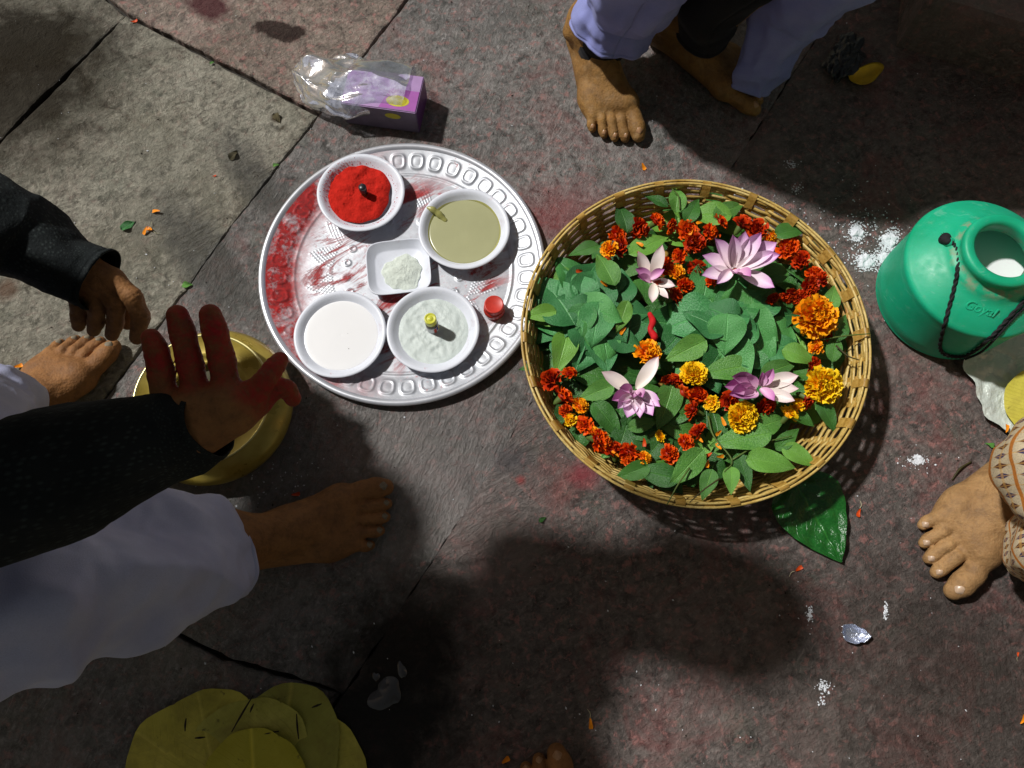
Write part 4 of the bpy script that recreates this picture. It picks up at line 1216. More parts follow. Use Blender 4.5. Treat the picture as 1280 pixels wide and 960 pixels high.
# a twisted shred of red cloth
V, Fc = tube([tuple(G(*p)) for p in [(812, 392, .074), (816, 402, .082), (813, 412, .084), (818, 421, .082), (814, 430, .076)]], [0.003, 0.0045, 0.0035, 0.005, 0.002], 8, 26)
tag(link('red_shred', mesh('red_shred', V, Fc, simple('red_cloth', srgb(196, 30, 36), 0.7, 0.2, 0.2, 120))), 'twisted red shred between the two heaps of leaves', 'cloth')

# ---- lotus flowers, every petal a part
def petal_mesh(name, mat, W, cup, curl, seed, tipy=1.0):
    V = []; tip = []; uv = []; Fc = []; nu, nv = 6, 10
    rg = random.Random(seed); ph = rg.uniform(0, 6)
    for i in range(nv + 1):
        t = i / nv
        wd = W * 0.5 * (0.16 + 0.84 * math.sin(PI * min(1, t * 0.95) ** 0.9) ** 0.8) if t < 0.999 else W * 0.04
        if t > 0.75: wd *= (1 - ((t - 0.75) / 0.25) ** 2 * 0.85)
        for j in range(nu + 1):
            s = j / nu * 2 - 1
            V.append((t - 0.02 * abs(s), s * wd, cup * (s * s) * wd + curl * t * t + 0.012 * math.sin(t * 7 + ph + s * 2)))
            tip.append(min(1, 0.15 + 0.75 * t ** 1.6 + 0.22 * abs(s) * t)); uv.append((j / nu, t))
    for i in range(nv):
        for j in range(nu):
            a = i * (nu + 1) + j; Fc.append((a, a + nu + 1, a + nu + 2, a + 1))
    return mesh(name, V, Fc, mat, True, uv, {'tip': tip})
pm = {'p': [petal_mesh('petal', LOTUS, 0.46, 0.5, 0.10, 1), petal_mesh('petal', LOTUS, 0.40, 0.9, 0.2, 2)],
      'd': [petal_mesh('petal', LOTUS_D, 0.52, 1.0, 0.2, 3)], 'w': [petal_mesh('petal', LOTUS_W, 0.42, 0.5, 0.1, 4), petal_mesh('petal', LOTUS_W, 0.36, 0.3, 0.02, 5)]}
def lotus(px, py, h, petals, label, stamen=True):
    p = G(px, py, h)
    o = empty('lotus_flower', p, label, 'flower', 'lotus flowers in the basket')
    m = MPP(px, py, h)
    for k, (ang, L, kind, lift, dx, dy) in enumerate(petals):
        me = pm[kind][k % len(pm[kind])]
        q = link('petal', me, o, (dx * m, -dy * m, 0.0012 * k), (0, -R(lift), R(ang)), (L * m, L * m, L * m))
        q.rotation_mode = 'XYZ'
    if stamen:
        V = []; Fc = []
        rg = random.Random(len(petals))
        for k in range(34):
            a = rg.uniform(-0.9, 0.3); l = rg.uniform(0.010, 0.02)
            v2, f2 = tube([(0, 0, 0.002), (l * 0.6 * math.cos(a), l * 0.6 * math.sin(a), 0.006), (l * math.cos(a), l * math.sin(a), 0.0075 + rg.uniform(-.002, .002))], [0.0006, 0.0005, 0.0008], 4, 4)
            off = len(V); V += [tuple(x) for x in v2]; Fc += [tuple(i + off for i in f) for f in f2]
        link('stamens', mesh('stamens', V, Fc, STAMEN), o)
    return o
lotus(915, 338, 0.088, [(160, 44, 'p', 12, 0, 0), (132, 46, 'p', 22, 0, -2), (192, 42, 'p', 8, -2, 4), (105, 44, 'p', 40, 0, -3), (78, 46, 'p', 34, 3, -2), (52, 50, 'p', 26, 4, -2), (28, 56, 'p', 16, 4, 0),
                        (12, 52, 'p', 10, 4, 2), (-32, 44, 'p', 4, 8, 8), (-60, 30, 'd', 40, 2, 8), (-95, 24, 'd', 45, -4, 6), (225, 34, 'p', 6, -4, 6)],
      'large open pale pink lotus at the top of the basket')
lotus(812, 352, 0.084, [(118, 38, 'w', 30, -2, -4), (75, 44, 'w', 34, 4, -4), (150, 28, 'd', 16, 2, 2), (175, 22, 'd', 25, 0, 2), (-20, 30, 'w', 10, 2, 2), (-55, 28, 'w', 12, 4, 6), (-100, 30, 'w', 8, 4, 6), (20, 22, 'd', 35, 0, 0)],
      'whitish half open lotus beside the left bel heap')
lotus(790, 492, 0.088, [(150, 44, 'w', 10, -2, -4), (55, 50, 'w', 12, 6, -6), (205, 34, 'd', 20, -2, 2), (228, 38, 'p', 25, -2, 4), (250, 42, 'p', 28, 0, 6), (272, 42, 'p', 26, 2, 6), (295, 42, 'p', 26, 4, 4), (318, 38, 'p', 18, 4, 2),
                        (255, 28, 'd', 45, 0, 0), (285, 28, 'd', 45, 3, 0), (335, 30, 'p', 10, 4, 2), (185, 24, 'd', 30, -2, 0)],
      'pink many petalled lotus at the lower left of the basket', False)
lotus(938, 486, 0.084, [(180, 46, 'd', 10, 6, 2), (168, 40, 'd', 22, 4, -2), (195, 42, 'd', 14, 4, 4), (210, 30, 'd', 20, 6, 4), (150, 26, 'd', 30, 6, 0)],
      'closed purple pink lotus bud behind the front yellow marigold', False)
lotus(952, 484, 0.087, [(12, 46, 'w', 10, 0, -2), (-5, 44, 'w', 14, 0, 2), (-25, 40, 'w', 12, 0, 6), (100, 22, 'd', 40, -2, 0), (60, 26, 'd', 40, 0, -2), (-60, 26, 'd', 20, -4, 4)],
      'white and violet half lotus right of the purple bud', False)
#SECTION: can
# ------------------------------------------------------------------ green milk can
cb = G(1174, 374, 0.0)
can = empty('milk_can', (cb.x, cb.y, 0.0), 'green plastic milk can with black cord handle, open, at right of basket', 'can')
r = 0.096
prof = [(0.001, 0.001), (r * 0.86, 0.001), (r * 0.93, 0.003), (r * 0.965, 0.009), (r * 0.955, 0.012), (r * 0.97, 0.015), (r * 0.975, 0.03), (r * 0.985, 0.085),
        (r * 1.0, 0.094), (r * 1.01, 0.099), (r * 0.995, 0.104), (r * 0.965, 0.1055), (r * 0.945, 0.108), (r * 0.68, 0.123), (r * 0.60, 0.127), (r * 0.585, 0.1305), (r * 0.55, 0.1335),
        (r * 0.505, 0.135), (r * 0.495, 0.139), (r * 0.50, 0.1415), (r * 0.515, 0.145), (r * 0.515, 0.150), (r * 0.50, 0.1525), (r * 0.47, 0.1535), (r * 0.41, 0.153), (r * 0.378, 0.151), (r * 0.37, 0.146), (r * 0.375, 0.133), (r * 0.48, 0.122), (r * 0.90, 0.10), (r * 0.93, 0.09), (r * 0.91, 0.01), (0.001, 0.006)]
can_out = prof[1:28]
def on_can(px, py, off=0.002):
    "the point just off the can's outer skin that is seen at px, py"
    zs = [q[1] for q in can_out]; rs = [q[0] for q in can_out]
    h = 0.17
    while h > 0.0:
        p = G(px, py, h)
        if math.hypot(p.x - cb.x, p.y - cb.y) <= np.interp(h, zs, rs, right=0.0) + off: return p
        h -= 0.0005
    return G(px, py, 0.001)
link('can_wall', mesh('can_wall', *lathe(prof, 96), CAN), can)
V, Fc = lathe([(0.0005, 0.094), (r * 0.90, 0.094), (r * 0.918, 0.0950)], 64)
tag(link('milk', mesh('milk', V, Fc, MILK), None, (cb.x, cb.y, 0.0)), 'white milk inside the open green can', 'milk')
lug = on_can(1187, 303, 0.0)
V, Fc = lathe([(0.0005, -0.004), (0.006, -0.004), (0.006, 0.002), (0.004, 0.005), (0.0005, 0.006)], 14)
link('cord_lug', mesh('cord_lug', V, Fc, CAN), can, lug - Vector((cb.x, cb.y, 0)))
def cord(pts, rad):
    P = catmull(pts, 140); T, N, B = frames(P)
    V = []; Fc = []
    for s in range(2):
        Q = [P[i] + rad * 0.55 * (math.cos(i * 0.9 + s * PI) * N[i] + math.sin(i * 0.9 + s * PI) * B[i]) for i in range(len(P))]
        v2, f2 = tube(Q, rad * 0.72, 6, len(Q))
        off = len(V); V += [tuple(x) for x in v2]; Fc += [tuple(i + off for i in f) for f in f2]
    return V, Fc
loc = lambda pts: [tuple(G(*p) - Vector((cb.x, cb.y, 0))) for p in pts]
def onc(pts, off):
    "px path laid over the can, closely sampled"
    P = catmull(np.array([(x, y, 0.0) for x, y in pts]), 46) if len(pts) > 3 else np.array([(x, y, 0.0) for x, y in pts])
    return [tuple(on_can(p[0], p[1], off) - Vector((cb.x, cb.y, 0))) for p in P]
V, Fc = cord(onc([(1181, 300), (1190, 303), (1196, 315), (1197, 335), (1193, 358), (1186, 385), (1179, 412), (1175, 432), (1179, 442), (1192, 446), (1206, 445), (1222, 436), (1242, 418), (1262, 396), (1290, 366)], 0.003), 0.0022)
ck_ = link('cord_handle', mesh('cord_handle', V, Fc, ROPE), can)
lump_pts = [(p, 0.0048) for p in onc([(1178, 300), (1182, 297), (1185, 302)], 0.004)]
lump('cord_knot', [(np.array(p), q) for p, q in lump_pts], ROPE, None, None, parent=ck_)
for k in range(7):
    a = R(100 + 28 * k)
    p0 = Vector(onc([(1181, 298)], 0.006)[0])
    V, Fc = tube([p0, p0 + Vector((math.cos(a) * 0.004, math.sin(a) * 0.004, 0.001)), p0 + Vector((math.cos(a) * 0.007, math.sin(a) * 0.008, 0.002))], [0.0008, 0.0006, 0.0003], 4, 5)
    link('cord_strand', mesh('cord_strand', V, Fc, ROPE), ck_)
V, Fc = cord(onc([(1206, 449), (1226, 440), (1246, 421), (1266, 399), (1296, 371)], 0.003), 0.0015)
link('cord_end', mesh('cord_end', V, Fc, ROPE), ck_)
# the moulded name on the shoulder
fc = bpy.data.curves.new('moulded_name', 'FONT'); fc.body = 'Goyal'; fc.size = 0.016; fc.extrude = 0.0007; fc.bevel_depth = 0.0002; fc.align_x = 'CENTER'; fc.align_y = 'CENTER'; fc.shear = 0.25
fo = bpy.data.objects.new('moulded_name', fc); col.objects.link(fo)
dg = bpy.context.evaluated_depsgraph_get()
tm = bpy.data.meshes.new_from_object(fo.evaluated_get(dg)); bpy.data.objects.remove(fo)
tm.name = 'moulded_name'; tm.materials.clear(); tm.materials.append(CAN)
tp = on_can(1225, 386, 0.0)
az = math.atan2(tp.y - cb.y, tp.x - cb.x)
slope = math.atan2(0.014, 0.225 * r)
Mx = Matrix.Rotation(az + PI / 2, 4, 'Z') @ Matrix.Rotation(slope, 4, 'X')
to = link('moulded_name', tm, can)
to.matrix_local = Matrix.Translation((tp.x - cb.x, tp.y - cb.y, tp.z + 0.0002)) @ Mx
#SECTION: pot
# ------------------------------------------------------------------ brass pot
kh = 0.066
kc = G(252, 498, kh); kr = 86 * MPP(252, 498, kh)
pot = empty('brass_pot', (kc.x, kc.y, 0.0), 'brass pot with wide flared rim under the red fingered hand', 'pot')
prof = [(0.001, 0.001), (0.70 * kr, 0.001), (0.86 * kr, 0.003), (1.08 * kr, 0.011), (1.19 * kr, 0.022), (1.21 * kr, 0.031), (1.14 * kr, 0.042), (0.98 * kr, 0.050), (0.90 * kr, 0.0545), (0.885 * kr, 0.058), (0.91 * kr, 0.061), (0.985 * kr, kh - 0.0015)]
link('pot_body', mesh('pot_body', *lathe(prof, 96), BRASS), pot)
prof = [(0.985 * kr, kh - 0.0015), (1.0 * kr, kh - 0.0005), (0.998 * kr, kh + 0.0012), (0.978 * kr, kh + 0.0014), (0.965 * kr, kh)]
link('pot_rim', mesh('pot_rim', *lathe(prof, 96), BRASS_RIM), pot)
prof = [(0.965 * kr, kh), (0.90 * kr, kh - 0.003), (0.74 * kr, kh - 0.008), (0.70 * kr, kh - 0.0075), (0.68 * kr, kh - 0.010), (0.62 * kr, kh - 0.013), (0.60 * kr, kh - 0.0125), (0.58 * kr, kh - 0.017), (0.62 * kr, 0.042), (1.0 * kr, 0.03), (0.90 * kr, 0.010), (0.001, 0.006)]
link('pot_inside', mesh('pot_inside', *lathe(prof, 96), BRASS), pot)
V, Fc = lathe([(0.0005, 0.040), (0.60 * kr, 0.040)], 48)
tag(link('water', mesh('water', V, Fc, WATER), None, (kc.x, kc.y, 0)), 'water standing in the brass pot', 'water')

# ------------------------------------------------------------------ incense box in a clear bag
bx = G(478, 112, 0.05)
box = empty('incense_box', (bx.x, bx.y, 0.0), 'small purple printed card box inside a crumpled clear bag', 'box', None, R(-9))
s = MPP(478, 112, 0.05)
bl, bw, bh = 0.056, 0.032, 0.050
def quadbox(x0, x1, y0, y1, z0, z1, bev=0.0012):
    bm = bmesh.new(); bmesh.ops.create_cube(bm, size=1.0)
    for v in bm.verts: v.co = Vector(((x0 + x1) / 2 + v.co.x * (x1 - x0), (y0 + y1) / 2 + v.co.y * (y1 - y0), (z0 + z1) / 2 + v.co.z * (z1 - z0)))
    bmesh.ops.bevel(bm, geom=bm.edges[:], offset=bev, segments=2, affect='EDGES')
    V = [tuple(v.co) for v in bm.verts]; bm.verts.index_update(); Fc = [tuple(v.index for v in f.verts) for f in bm.faces]; bm.free()
    return V, Fc
V, Fc = quadbox(-bl, bl, -bw, bw, 0.002, bh)
fm = []
Va = np.array(V)
for f in Fc:
    n = np.cross(Va[f[1]] - Va[f[0]], Va[f[2]] - Va[f[0]])
    n /= np.linalg.norm(n) + 1e-12
    fm.append(0 if n[2] > 0.6 else 1 if n[0] > 0.5 else 2)
link('carton', mesh('carton', V, Fc, None, False, None, None, [BOX_P, BOX_D, BOX_G], fm), box)
ov = [(0.026 + 0.017 * math.cos(a), -0.016 + 0.0095 * math.sin(a), bh + 0.0005) for a in np.linspace(0, 2 * PI, 28, endpoint=False)]
link('oval_print', mesh('oval_print', ov, [tuple(range(28))], BOX_Y, False), box)
link('band_print', mesh('band_print', [(0.0, -0.030, bh + 0.0003), (bl - 0.0015, -0.030, bh + 0.0003), (bl - 0.0015, 0.004, bh + 0.0003), (0.012, 0.004, bh + 0.0003)], [(0, 1, 2, 3)], BOX_M, False), box)
ov = [(0.020 + 0.012 * math.cos(a), -bw - 0.0005, 0.036 + 0.006 * math.sin(a)) for a in np.linspace(0, 2 * PI, 20, endpoint=False)]
link('side_print', mesh('side_print', ov, [tuple(range(20))], BOX_Y, False), box)
def bag():
    ax = catmull([tuple(G(368, 92, 0.022)), tuple(G(385, 96, 0.026)), tuple(G(410, 105, 0.026)), tuple(G(440, 112, 0.028)), tuple(G(470, 114, 0.028)), tuple(G(500, 118, 0.028)), tuple(G(512, 120, 0.028))], 46)
    T, N, B = frames(ax)
    ry = np.interp(np.linspace(0, 1, 46), [0, 0.1, 0.3, 0.45, 0.6, 1.0], [0.010, 0.022, 0.042, 0.052, 0.044, 0.041])
    rz = np.interp(np.linspace(0, 1, 46), [0, 0.1, 0.3, 0.5, 0.6, 1.0], [0.008, 0.016, 0.022, 0.028, 0.030, 0.029])
    n = 64; V = []; Fc = []
    for i in range(46):
        for k in range(n):
            a = 2 * PI * k / n; ca, sa = math.cos(a), math.sin(a)
            q = (abs(ca) ** 3.5 + abs(sa) ** 3.5) ** (-1 / 3.5) if i > 22 else 1.0 + 0.10 * math.sin(3 * a + i * 0.2)
            V.append(ax[i] + N[i] * (rz[i] * sa * q) + B[i] * (ry[i] * ca * q))
    V = np.array(V)
    amp = np.repeat(np.interp(np.arange(46), [0, 22, 30, 45], [1.0, 1.0, 0.45, 0.2]), n)
    ii, kk = np.meshgrid(np.arange(46), np.arange(n), indexing='ij'); an = 2 * PI * kk / n
    Q = np.stack([ii * 0.0032 * 0.42, np.cos(an) * 0.034, np.sin(an) * 0.034], -1).reshape(-1, 3)
    def cr(sd):
        q = vnoise(Q, 42, sd, 1); p = vnoise(Q, 95, sd + 2, 1); t = vnoise(V, 30, sd + 5, 1)
        return (0.32 - np.abs(q)) * 0.017 + (0.3 - np.abs(p)) * 0.009 + t * 0.004
    V = V + np.stack([cr(1), cr(5), cr(9)], -1) * amp[:, None]
    V[:, 2] = np.clip(V[:, 2], 0.0015, None)
    for i in range(45):
        for k in range(n):
            l = (k + 1) % n
            Fc.append((i * n + k, i * n + l, (i + 1) * n + l, (i + 1) * n + k))
    tag(link('plastic_bag', mesh('plastic_bag', V, Fc, FILM, True)), 'crumpled clear plastic bag with its twisted end to the left', 'bag')
bag()
#SECTION: litter
# ------------------------------------------------------------------ leaf plates, litter and spills on the paving
def round_leaf(rx, ry, mat, seed, z=0.0, cuts=0.05):
    rg = random.Random(seed); p1, p2 = rg.uniform(0, 6), rg.uniform(0, 6)
    V = [(0, 0, 0.003)]; uv = [(0.5, 0.5)]; Fc = []; n, nr = 44, 7
    for i in range(1, nr + 1):
        for k in range(n):
            a = 2 * PI * k / n; u = i / nr
            e = 1 + cuts * (math.sin(2 * a + p1) + 0.6 * math.sin(3 * a + p2) + 0.25 * math.sin(9 * a + p1))
            x, y = rx * u * e * math.cos(a), ry * u * e * math.sin(a)
            V.append((x, y, 0.003 * (1 - u) + 0.0016 * math.sin(4 * a + p2) * u * u + 0.001 * math.sin(x * 130 + p1)))
            uv.append((0.5 + 0.5 * u * math.cos(a), 0.5 + 0.5 * u * math.sin(a)))
    Fc = [(0, 1 + k, 1 + (k + 1) % n) for k in range(n)]
    for i in range(nr - 1):
        for k in range(n):
            a = 1 + i * n + k; b_ = 1 + i * n + (k + 1) % n
            Fc.append((a, a + n, b_ + n, b_))
    return mesh('leaf', V, Fc, mat, True, uv)
pc = G(308, 985, 0.0)
plate = empty('leaf_plate', pc, 'large round plate stitched from yellow-green leaves at the bottom left', 'leaf plate')
for k, (x, y, rx, ry, a, z, mt) in enumerate([(232, 958, 72, 80, 60, .004, PLATE_L), (262, 938, 66, 78, 20, .006, PLATE_L), (310, 940, 66, 72, 90, .009, PLATE_L), (356, 936, 74, 74, 0, .007, PLATE_L), (384, 968, 70, 78, -30, .005, PLATE_L),
                                             (222, 1020, 74, 74, 0, .003, PLATE_L), (308, 1060, 88, 76, 0, .004, PLATE_L), (394, 1040, 74, 74, 0, .003, PLATE_L), (318, 968, 62, 54, 10, .016, PLATE_C)]):
    p = G(x, y, z) - pc; m_ = MPP(x, y, z)
    link('leaf', round_leaf(rx * m_, ry * m_, mt, k + 3), plate, p, (random.uniform(-.04, .04), random.uniform(-.04, .04), R(a)))
for (x, y, a, L) in [(303, 892, 62, 0.045), (232, 906, 92, 0.014), (372, 908, 100, 0.028), (396, 882, 20, 0.012), (338, 916, 10, 0.02), (315, 885, 70, 0.010), (250, 922, 5, 0.012)]:
    p = G(x, y, 0.0175) - pc
    d = Vector((math.cos(R(a)), math.sin(R(a)), 0)) * L / 2
    V, Fc = tube([p - d, p + Vector((0, 0, 0.001)), p + d], [0.0006, 0.0014, 0.0006], 5, 8)
    link('stitch', mesh('stitch', V, Fc, simple('dark_split', srgb(36, 26, 12), 0.8)), plate)
# silver paper plate and a leaf on it at the right edge
pc2 = G(1292, 472, 0.0)
V = [(0, 0, 0.004)]; n, nr = 90, 22
Pp = []
for i in range(1, nr + 1):
    for k in range(n):
        a = 2 * PI * k / n; u = i / nr
        e = 1 + 0.05 * math.sin(3 * a + 1) + 0.03 * math.sin(7 * a) + 0.02 * math.sin(17 * a)
        Pp.append((0.100 * u * e * math.cos(a), 0.092 * u * e * math.sin(a), 0.0))
Pp = np.array(Pp)
Pp[:, 2] = 0.005 + np.abs(vnoise(Pp, 38, 6, 2)) * 0.006 + np.hypot(Pp[:, 0], Pp[:, 1]) * 0.05
V += Pp.tolist()
Fc = [(0, 1 + k, 1 + (k + 1) % n) for k in range(n)] + [(1 + i * n + k, 1 + (i + 1) * n + k, 1 + (i + 1) * n + (k + 1) % n, 1 + i * n + (k + 1) % n) for i in range(nr - 1) for k in range(n)]
tag(link('paper_plate', mesh('paper_plate', V, Fc, SILVER_PAPER, False), None, pc2), 'creased silver paper plate half hidden behind the green can', 'plate')
p = G(1300, 505, 0.02); m_ = MPP(1300, 505, 0.02)
tag(link('dry_leaf', round_leaf(44 * m_, 46 * m_, PLATE_L, 31), None, p, (0.1, -0.1, 0.4)), 'round yellow-green leaf lying on the silver paper plate', 'leaf')
# big betel leaf half under the basket
bt = leaf_mesh('betel_leaf', BETEL, 1.0, 0.80, 0.10, 0.10, 0.03, 0.8, 77, 18, 36, 0.25, 0.030)
o = put('betel_leaf', bt, 1020, 648, 0.011, -64, 0.122, 0.03, 0.02)
tag(o, 'large glossy green betel leaf on the paving below the basket', 'leaf')
# loose petals
def petal_piece(mat, L, W, seed):
    rg = random.Random(seed)
    V = []; Fc = []; nv = 6
    for i in range(nv + 1):
        t = i / nv; wd = W * 0.5 * (0.2 + 0.8 * t ** 0.7) * (1 if t < 0.9 else 0.7)
        for s in (-1, 0, 1): V.append((L * (t - 0.5), s * wd, 0.0015 + 0.0022 * math.sin(t * 3 + seed) + 0.0012 * s * s))
    for i in range(nv):
        for j in range(2): a = i * 3 + j; Fc.append((a, a + 3, a + 4, a + 1))
    return mesh('flower_petal', V, Fc, mat)
pet = [petal_piece(PETAL_O, 0.013, 0.006, 1), petal_piece(PETAL_O, 0.010, 0.007, 2), petal_piece(PETAL_R, 0.011, 0.006, 3)]
stalk_v = tube([(-0.006, 0, 0.001), (-0.011, 0.001, 0.0015), (-0.016, -0.002, 0.001)], [0.0005, 0.0004, 0.0003], 4, 6)
stalk = mesh('petal_foot', *stalk_v, PETAL_ST)
for (x, y, a, k, st, lab) in [
    (196, 265, 175, 0, 0, 'orange marigold petal lying alone on the grey slab'), (183, 289, 240, 0, 1, 'orange petal of a pair below the lone petal on the grey slab'), (188, 287, 150, 1, 1, 'second orange petal of the pair on the grey slab'),
    (24, 458, 30, 1, 1, 'upper orange petal left of the bare foot at left'), (33, 461, 45, 0, 1, 'thin orange petal left of the bare foot at left'), (15, 478, 0, 1, 0, 'lower orange petal by the white trouser hem at left'), (20, 476, 60, 0, 1, 'narrow orange petal touching the lowest one at left'),
    (370, 618, 10, 2, 0, 'red-orange petal between brass pot and dark foot'), (738, 904, 275, 0, 1, 'orange petal standing alone in the shadow above the toes'), (1073, 641, 250, 2, 1, 'red-orange petal beside the large betel leaf'),
    (998, 711, 30, 2, 1, 'red-orange petal on the paving below the betel leaf'), (804, 209, 300, 1, 0, 'orange petal between the standing foot and basket'), (1272, 682, 70, 2, 0, 'small orange petal beneath the printed cloth'),
    (1277, 899, 40, 0, 0, 'orange petal at the right edge of the paving'), (168, 27, 20, 2, 0, 'small orange petal lodged in the joint at upper left'), (1272, 818, 70, 2, 1, 'tiny orange petal right of the foil cup'),
    (1257, 536, 60, 0, 0, 'orange petal lying on the silver paper plate'), (632, 950, 30, 1, 0, 'orange petal at the bottom left of the toes'), (268, 220, 20, 2, 0, 'tiny red petal on the grey slab left of tray')]:
    h = 0.018 if 'plate' in lab else 0.001
    sc = 0.5 if 'tiny' in lab else 1.0
    p = G(x, y, h)
    if st:
        o = empty('flower_petal', p, lab, 'petal', 'loose petals on the paving', R(a)); o.scale = (sc, sc, sc)
        link('petal_blade', pet[k], o); link('petal_foot', stalk, o)
    else:
        o = link('flower_petal', pet[k], None, p, (0, 0, R(a)), (sc, sc, sc)); tag(o, lab, 'petal', 'loose petals on the paving')
# scraps of leaf
DRY = leaf_mat('dry_scrap', srgb(62, 56, 36), srgb(92, 84, 56), 0.6, 0.3)
for (x, y, a, L, mt, lab) in [(160, 281, 40, 0.024, BEL_D, 'torn grey-green leaf scrap on the grey slab'), (234, 356, 10, 0.016, GRN, 'pale green leaf bit lodged by the wet joint'), (678, 649, 30, 0.011, GRN_D, 'dark leaf scrap below the basket'),
                              (345, 206, 20, 0.010, GRN, 'small bright green leaf scrap left of the tray'), (292, 193, 60, 0.020, DRY, 'dry dark leaf scrap on the grey slab'), (1238, 556, 150, 0.012, GRN, 'tiny green leaf bit above the foot at right'),
                              (265, 78, 30, 0.008, GRN, 'tiny green leaf bit in the upper joint'), (346, 147, -60, 0.02, DRY, 'small dry brownish leaf below the plastic bag')]:
    me = leaf_mesh('leaf_scrap', mt, 1.0, 0.55, 0.4, 0.5, 0.14, 1.0, int(x))
    tag(put('leaf_scrap', me, x, y, 0.003, a, L, 0.1, 0.0), lab, 'leaf scrap')
V, Fc = tube([tuple(G(1190, 600, .002)), tuple(G(1200, 586, .004)), tuple(G(1214, 577, .002))], [0.001, 0.0016, 0.001], 6)
tag(link('twig', mesh('twig', V, Fc, TWIG)), 'short dry twig behind the foot at the right', 'twig')
# foil cup
fp = G(1064, 791, 0.0)
def cupw(a, r, z): return 1 + 0.10 * math.sin(3 * a + 1) + 0.05 * math.sin(8 * a)
V, Fc = lathe([(0.0005, 0.001), (0.008, 0.001), (0.0125, 0.005), (0.0155, 0.0105), (0.0150, 0.0112), (0.0115, 0.0065), (0.0075, 0.0025), (0.0005, 0.002)], 30, cupw)
o = link('foil_cup', mesh('foil_cup', V, Fc, FOIL, False), None, fp, (0.12, 0.05, -0.25), (1.15, 0.72, 1)); tag(o, 'small crumpled foil cup on the paving at lower right', 'cup')
# yellow peel and a dark scrap of plastic in the shade
V, Fc = lathe([(0.001, 0.002), (0.014, 0.003), (0.022, 0.010), (0.0235, 0.013), (0.020, 0.009), (0.013, 0.0045), (0.001, 0.0035)], 32, lambda a, r, z: 1 + 0.14 * math.sin(2 * a + .6) + 0.10 * math.sin(3 * a))
o = link('yellow_peel', mesh('yellow_peel', V, Fc, YEL_P), None, G(1078, 98, 0.0), (0.1, 0.0, 0.3), (1.15, 0.7, 1)); tag(o, 'curled yellow peel lying in the dark at upper right', 'peel')
def crumple(name, px, py, size, mat, seed, label, cat, sc):
    bm = bmesh.new(); bmesh.ops.create_icosphere(bm, subdivisions=4, radius=1.0)
    V = np.array([v.co for v in bm.verts]); bm.verts.index_update(); Fc = [tuple(v.index for v in f.verts) for f in bm.faces]; bm.free()
    V = V * (1 + 0.45 * np.abs(vnoise(V, 1.7, seed, 3))[:, None] - 0.2) * np.array(sc) * size
    V[:, 2] = np.maximum(V[:, 2] + size * sc[2] * 0.7, 0.001)
    o = link(name, mesh(name, V, Fc, mat, False), None, G(px, py, 0), (0, 0, 1.1)); return tag(o, label, cat)
crumple('plastic_scrap', 1052, 78, 0.03, DARK_FILM, 5, 'crumpled dark plastic scrap in the shade beside yellow peel', 'scrap', (1.5, 0.8, 0.5))
# spills
srg = random.Random(9)
def cloud(cx, cy, sx, sy, n, rot=0.0, z=0.0012):
    out = []
    for k in range(n):
        a, b_ = srg.gauss(0, 1), srg.gauss(0, 1)
        x = cx + sx * a * math.cos(rot) - sy * b_ * math.sin(rot); y = cy + sx * a * math.sin(rot) + sy * b_ * math.cos(rot)
        p = G(x, y, z); out.append(tuple(p))
    return out
pts = cloud(1071, 290, 4.5, 6, 420) + cloud(1112, 302, 5, 9, 520, 0.5) + cloud(1082, 327, 7, 5, 420) + cloud(1100, 325, 10, 6, 240, -0.4) + cloud(1086, 300, 30, 24, 200)
scatter('white_powder', pts, 0.0014, CHALK, 'white powder spilled on the paving between basket and green can', 'powder', 3, 0.35)
for (x, y, rr, sd_) in ((1071, 290, 0.0095, 3), (1112, 300, 0.010, 6), (1082, 327, 0.011, 9), (1103, 322, 0.008, 12), (1148, 575, 0.007, 15)):
    heap('powder_patch', G(x, y, 0), rr, 0.0006, 0.0016, CHALK, {3: 'upper white powder patch on the paving by the basket', 6: 'tall white powder patch touching the green can', 9: 'lower white powder patch nearest the basket wall', 12: 'white powder patch between its neighbours beside the green can', 15: 'lone white powder patch above the foot at right'}[sd_], 'powder', sd_, 0.30, 0.0012, 260, 0.5, 12, 60)
pts = cloud(1148, 575, 5, 3, 120) + cloud(1140, 578, 14, 8, 30)
scatter('white_powder', pts, 0.0012, CHALK, 'small white powder spill above the foot at the right', 'powder', 4, 0.35)
pts = cloud(1012, 768, 2, 6, 60) + cloud(1107, 765, 1.5, 6, 50) + cloud(1030, 858, 4, 4, 90) + cloud(1027, 876, 2, 4, 30) + cloud(989, 205, 5, 3, 50) + cloud(996, 236, 4, 3, 40)
scatter('white_powder', pts, 0.0012, CHALK, 'white smudges scattered round the foil cup on the paving', 'powder', 5, 0.35)
pts = []
for k in range(260):
    pts.append(tuple(G(srg.uniform(-20, 1300), srg.uniform(-20, 980), 0.001)))
for k in range(130): pts.append(tuple(G(srg.gauss(1000, 60), srg.gauss(290, 35), 0.001)))
for k in range(60): pts.append(tuple(G(srg.gauss(330, 40), srg.gauss(600, 22), 0.001)))
scatter('pale_grit', pts, 0.0012, CHALK, 'pale grains of grit strewn over the paving', 'grit', 6, 0.6)
pts = [tuple(G(srg.uniform(-20, 1300), srg.uniform(-20, 980), 0.001)) for k in range(300)]
scatter('dark_grit', pts, 0.0013, ST_DARK, 'dark grains of dirt strewn over the paving', 'grit', 7, 0.6)
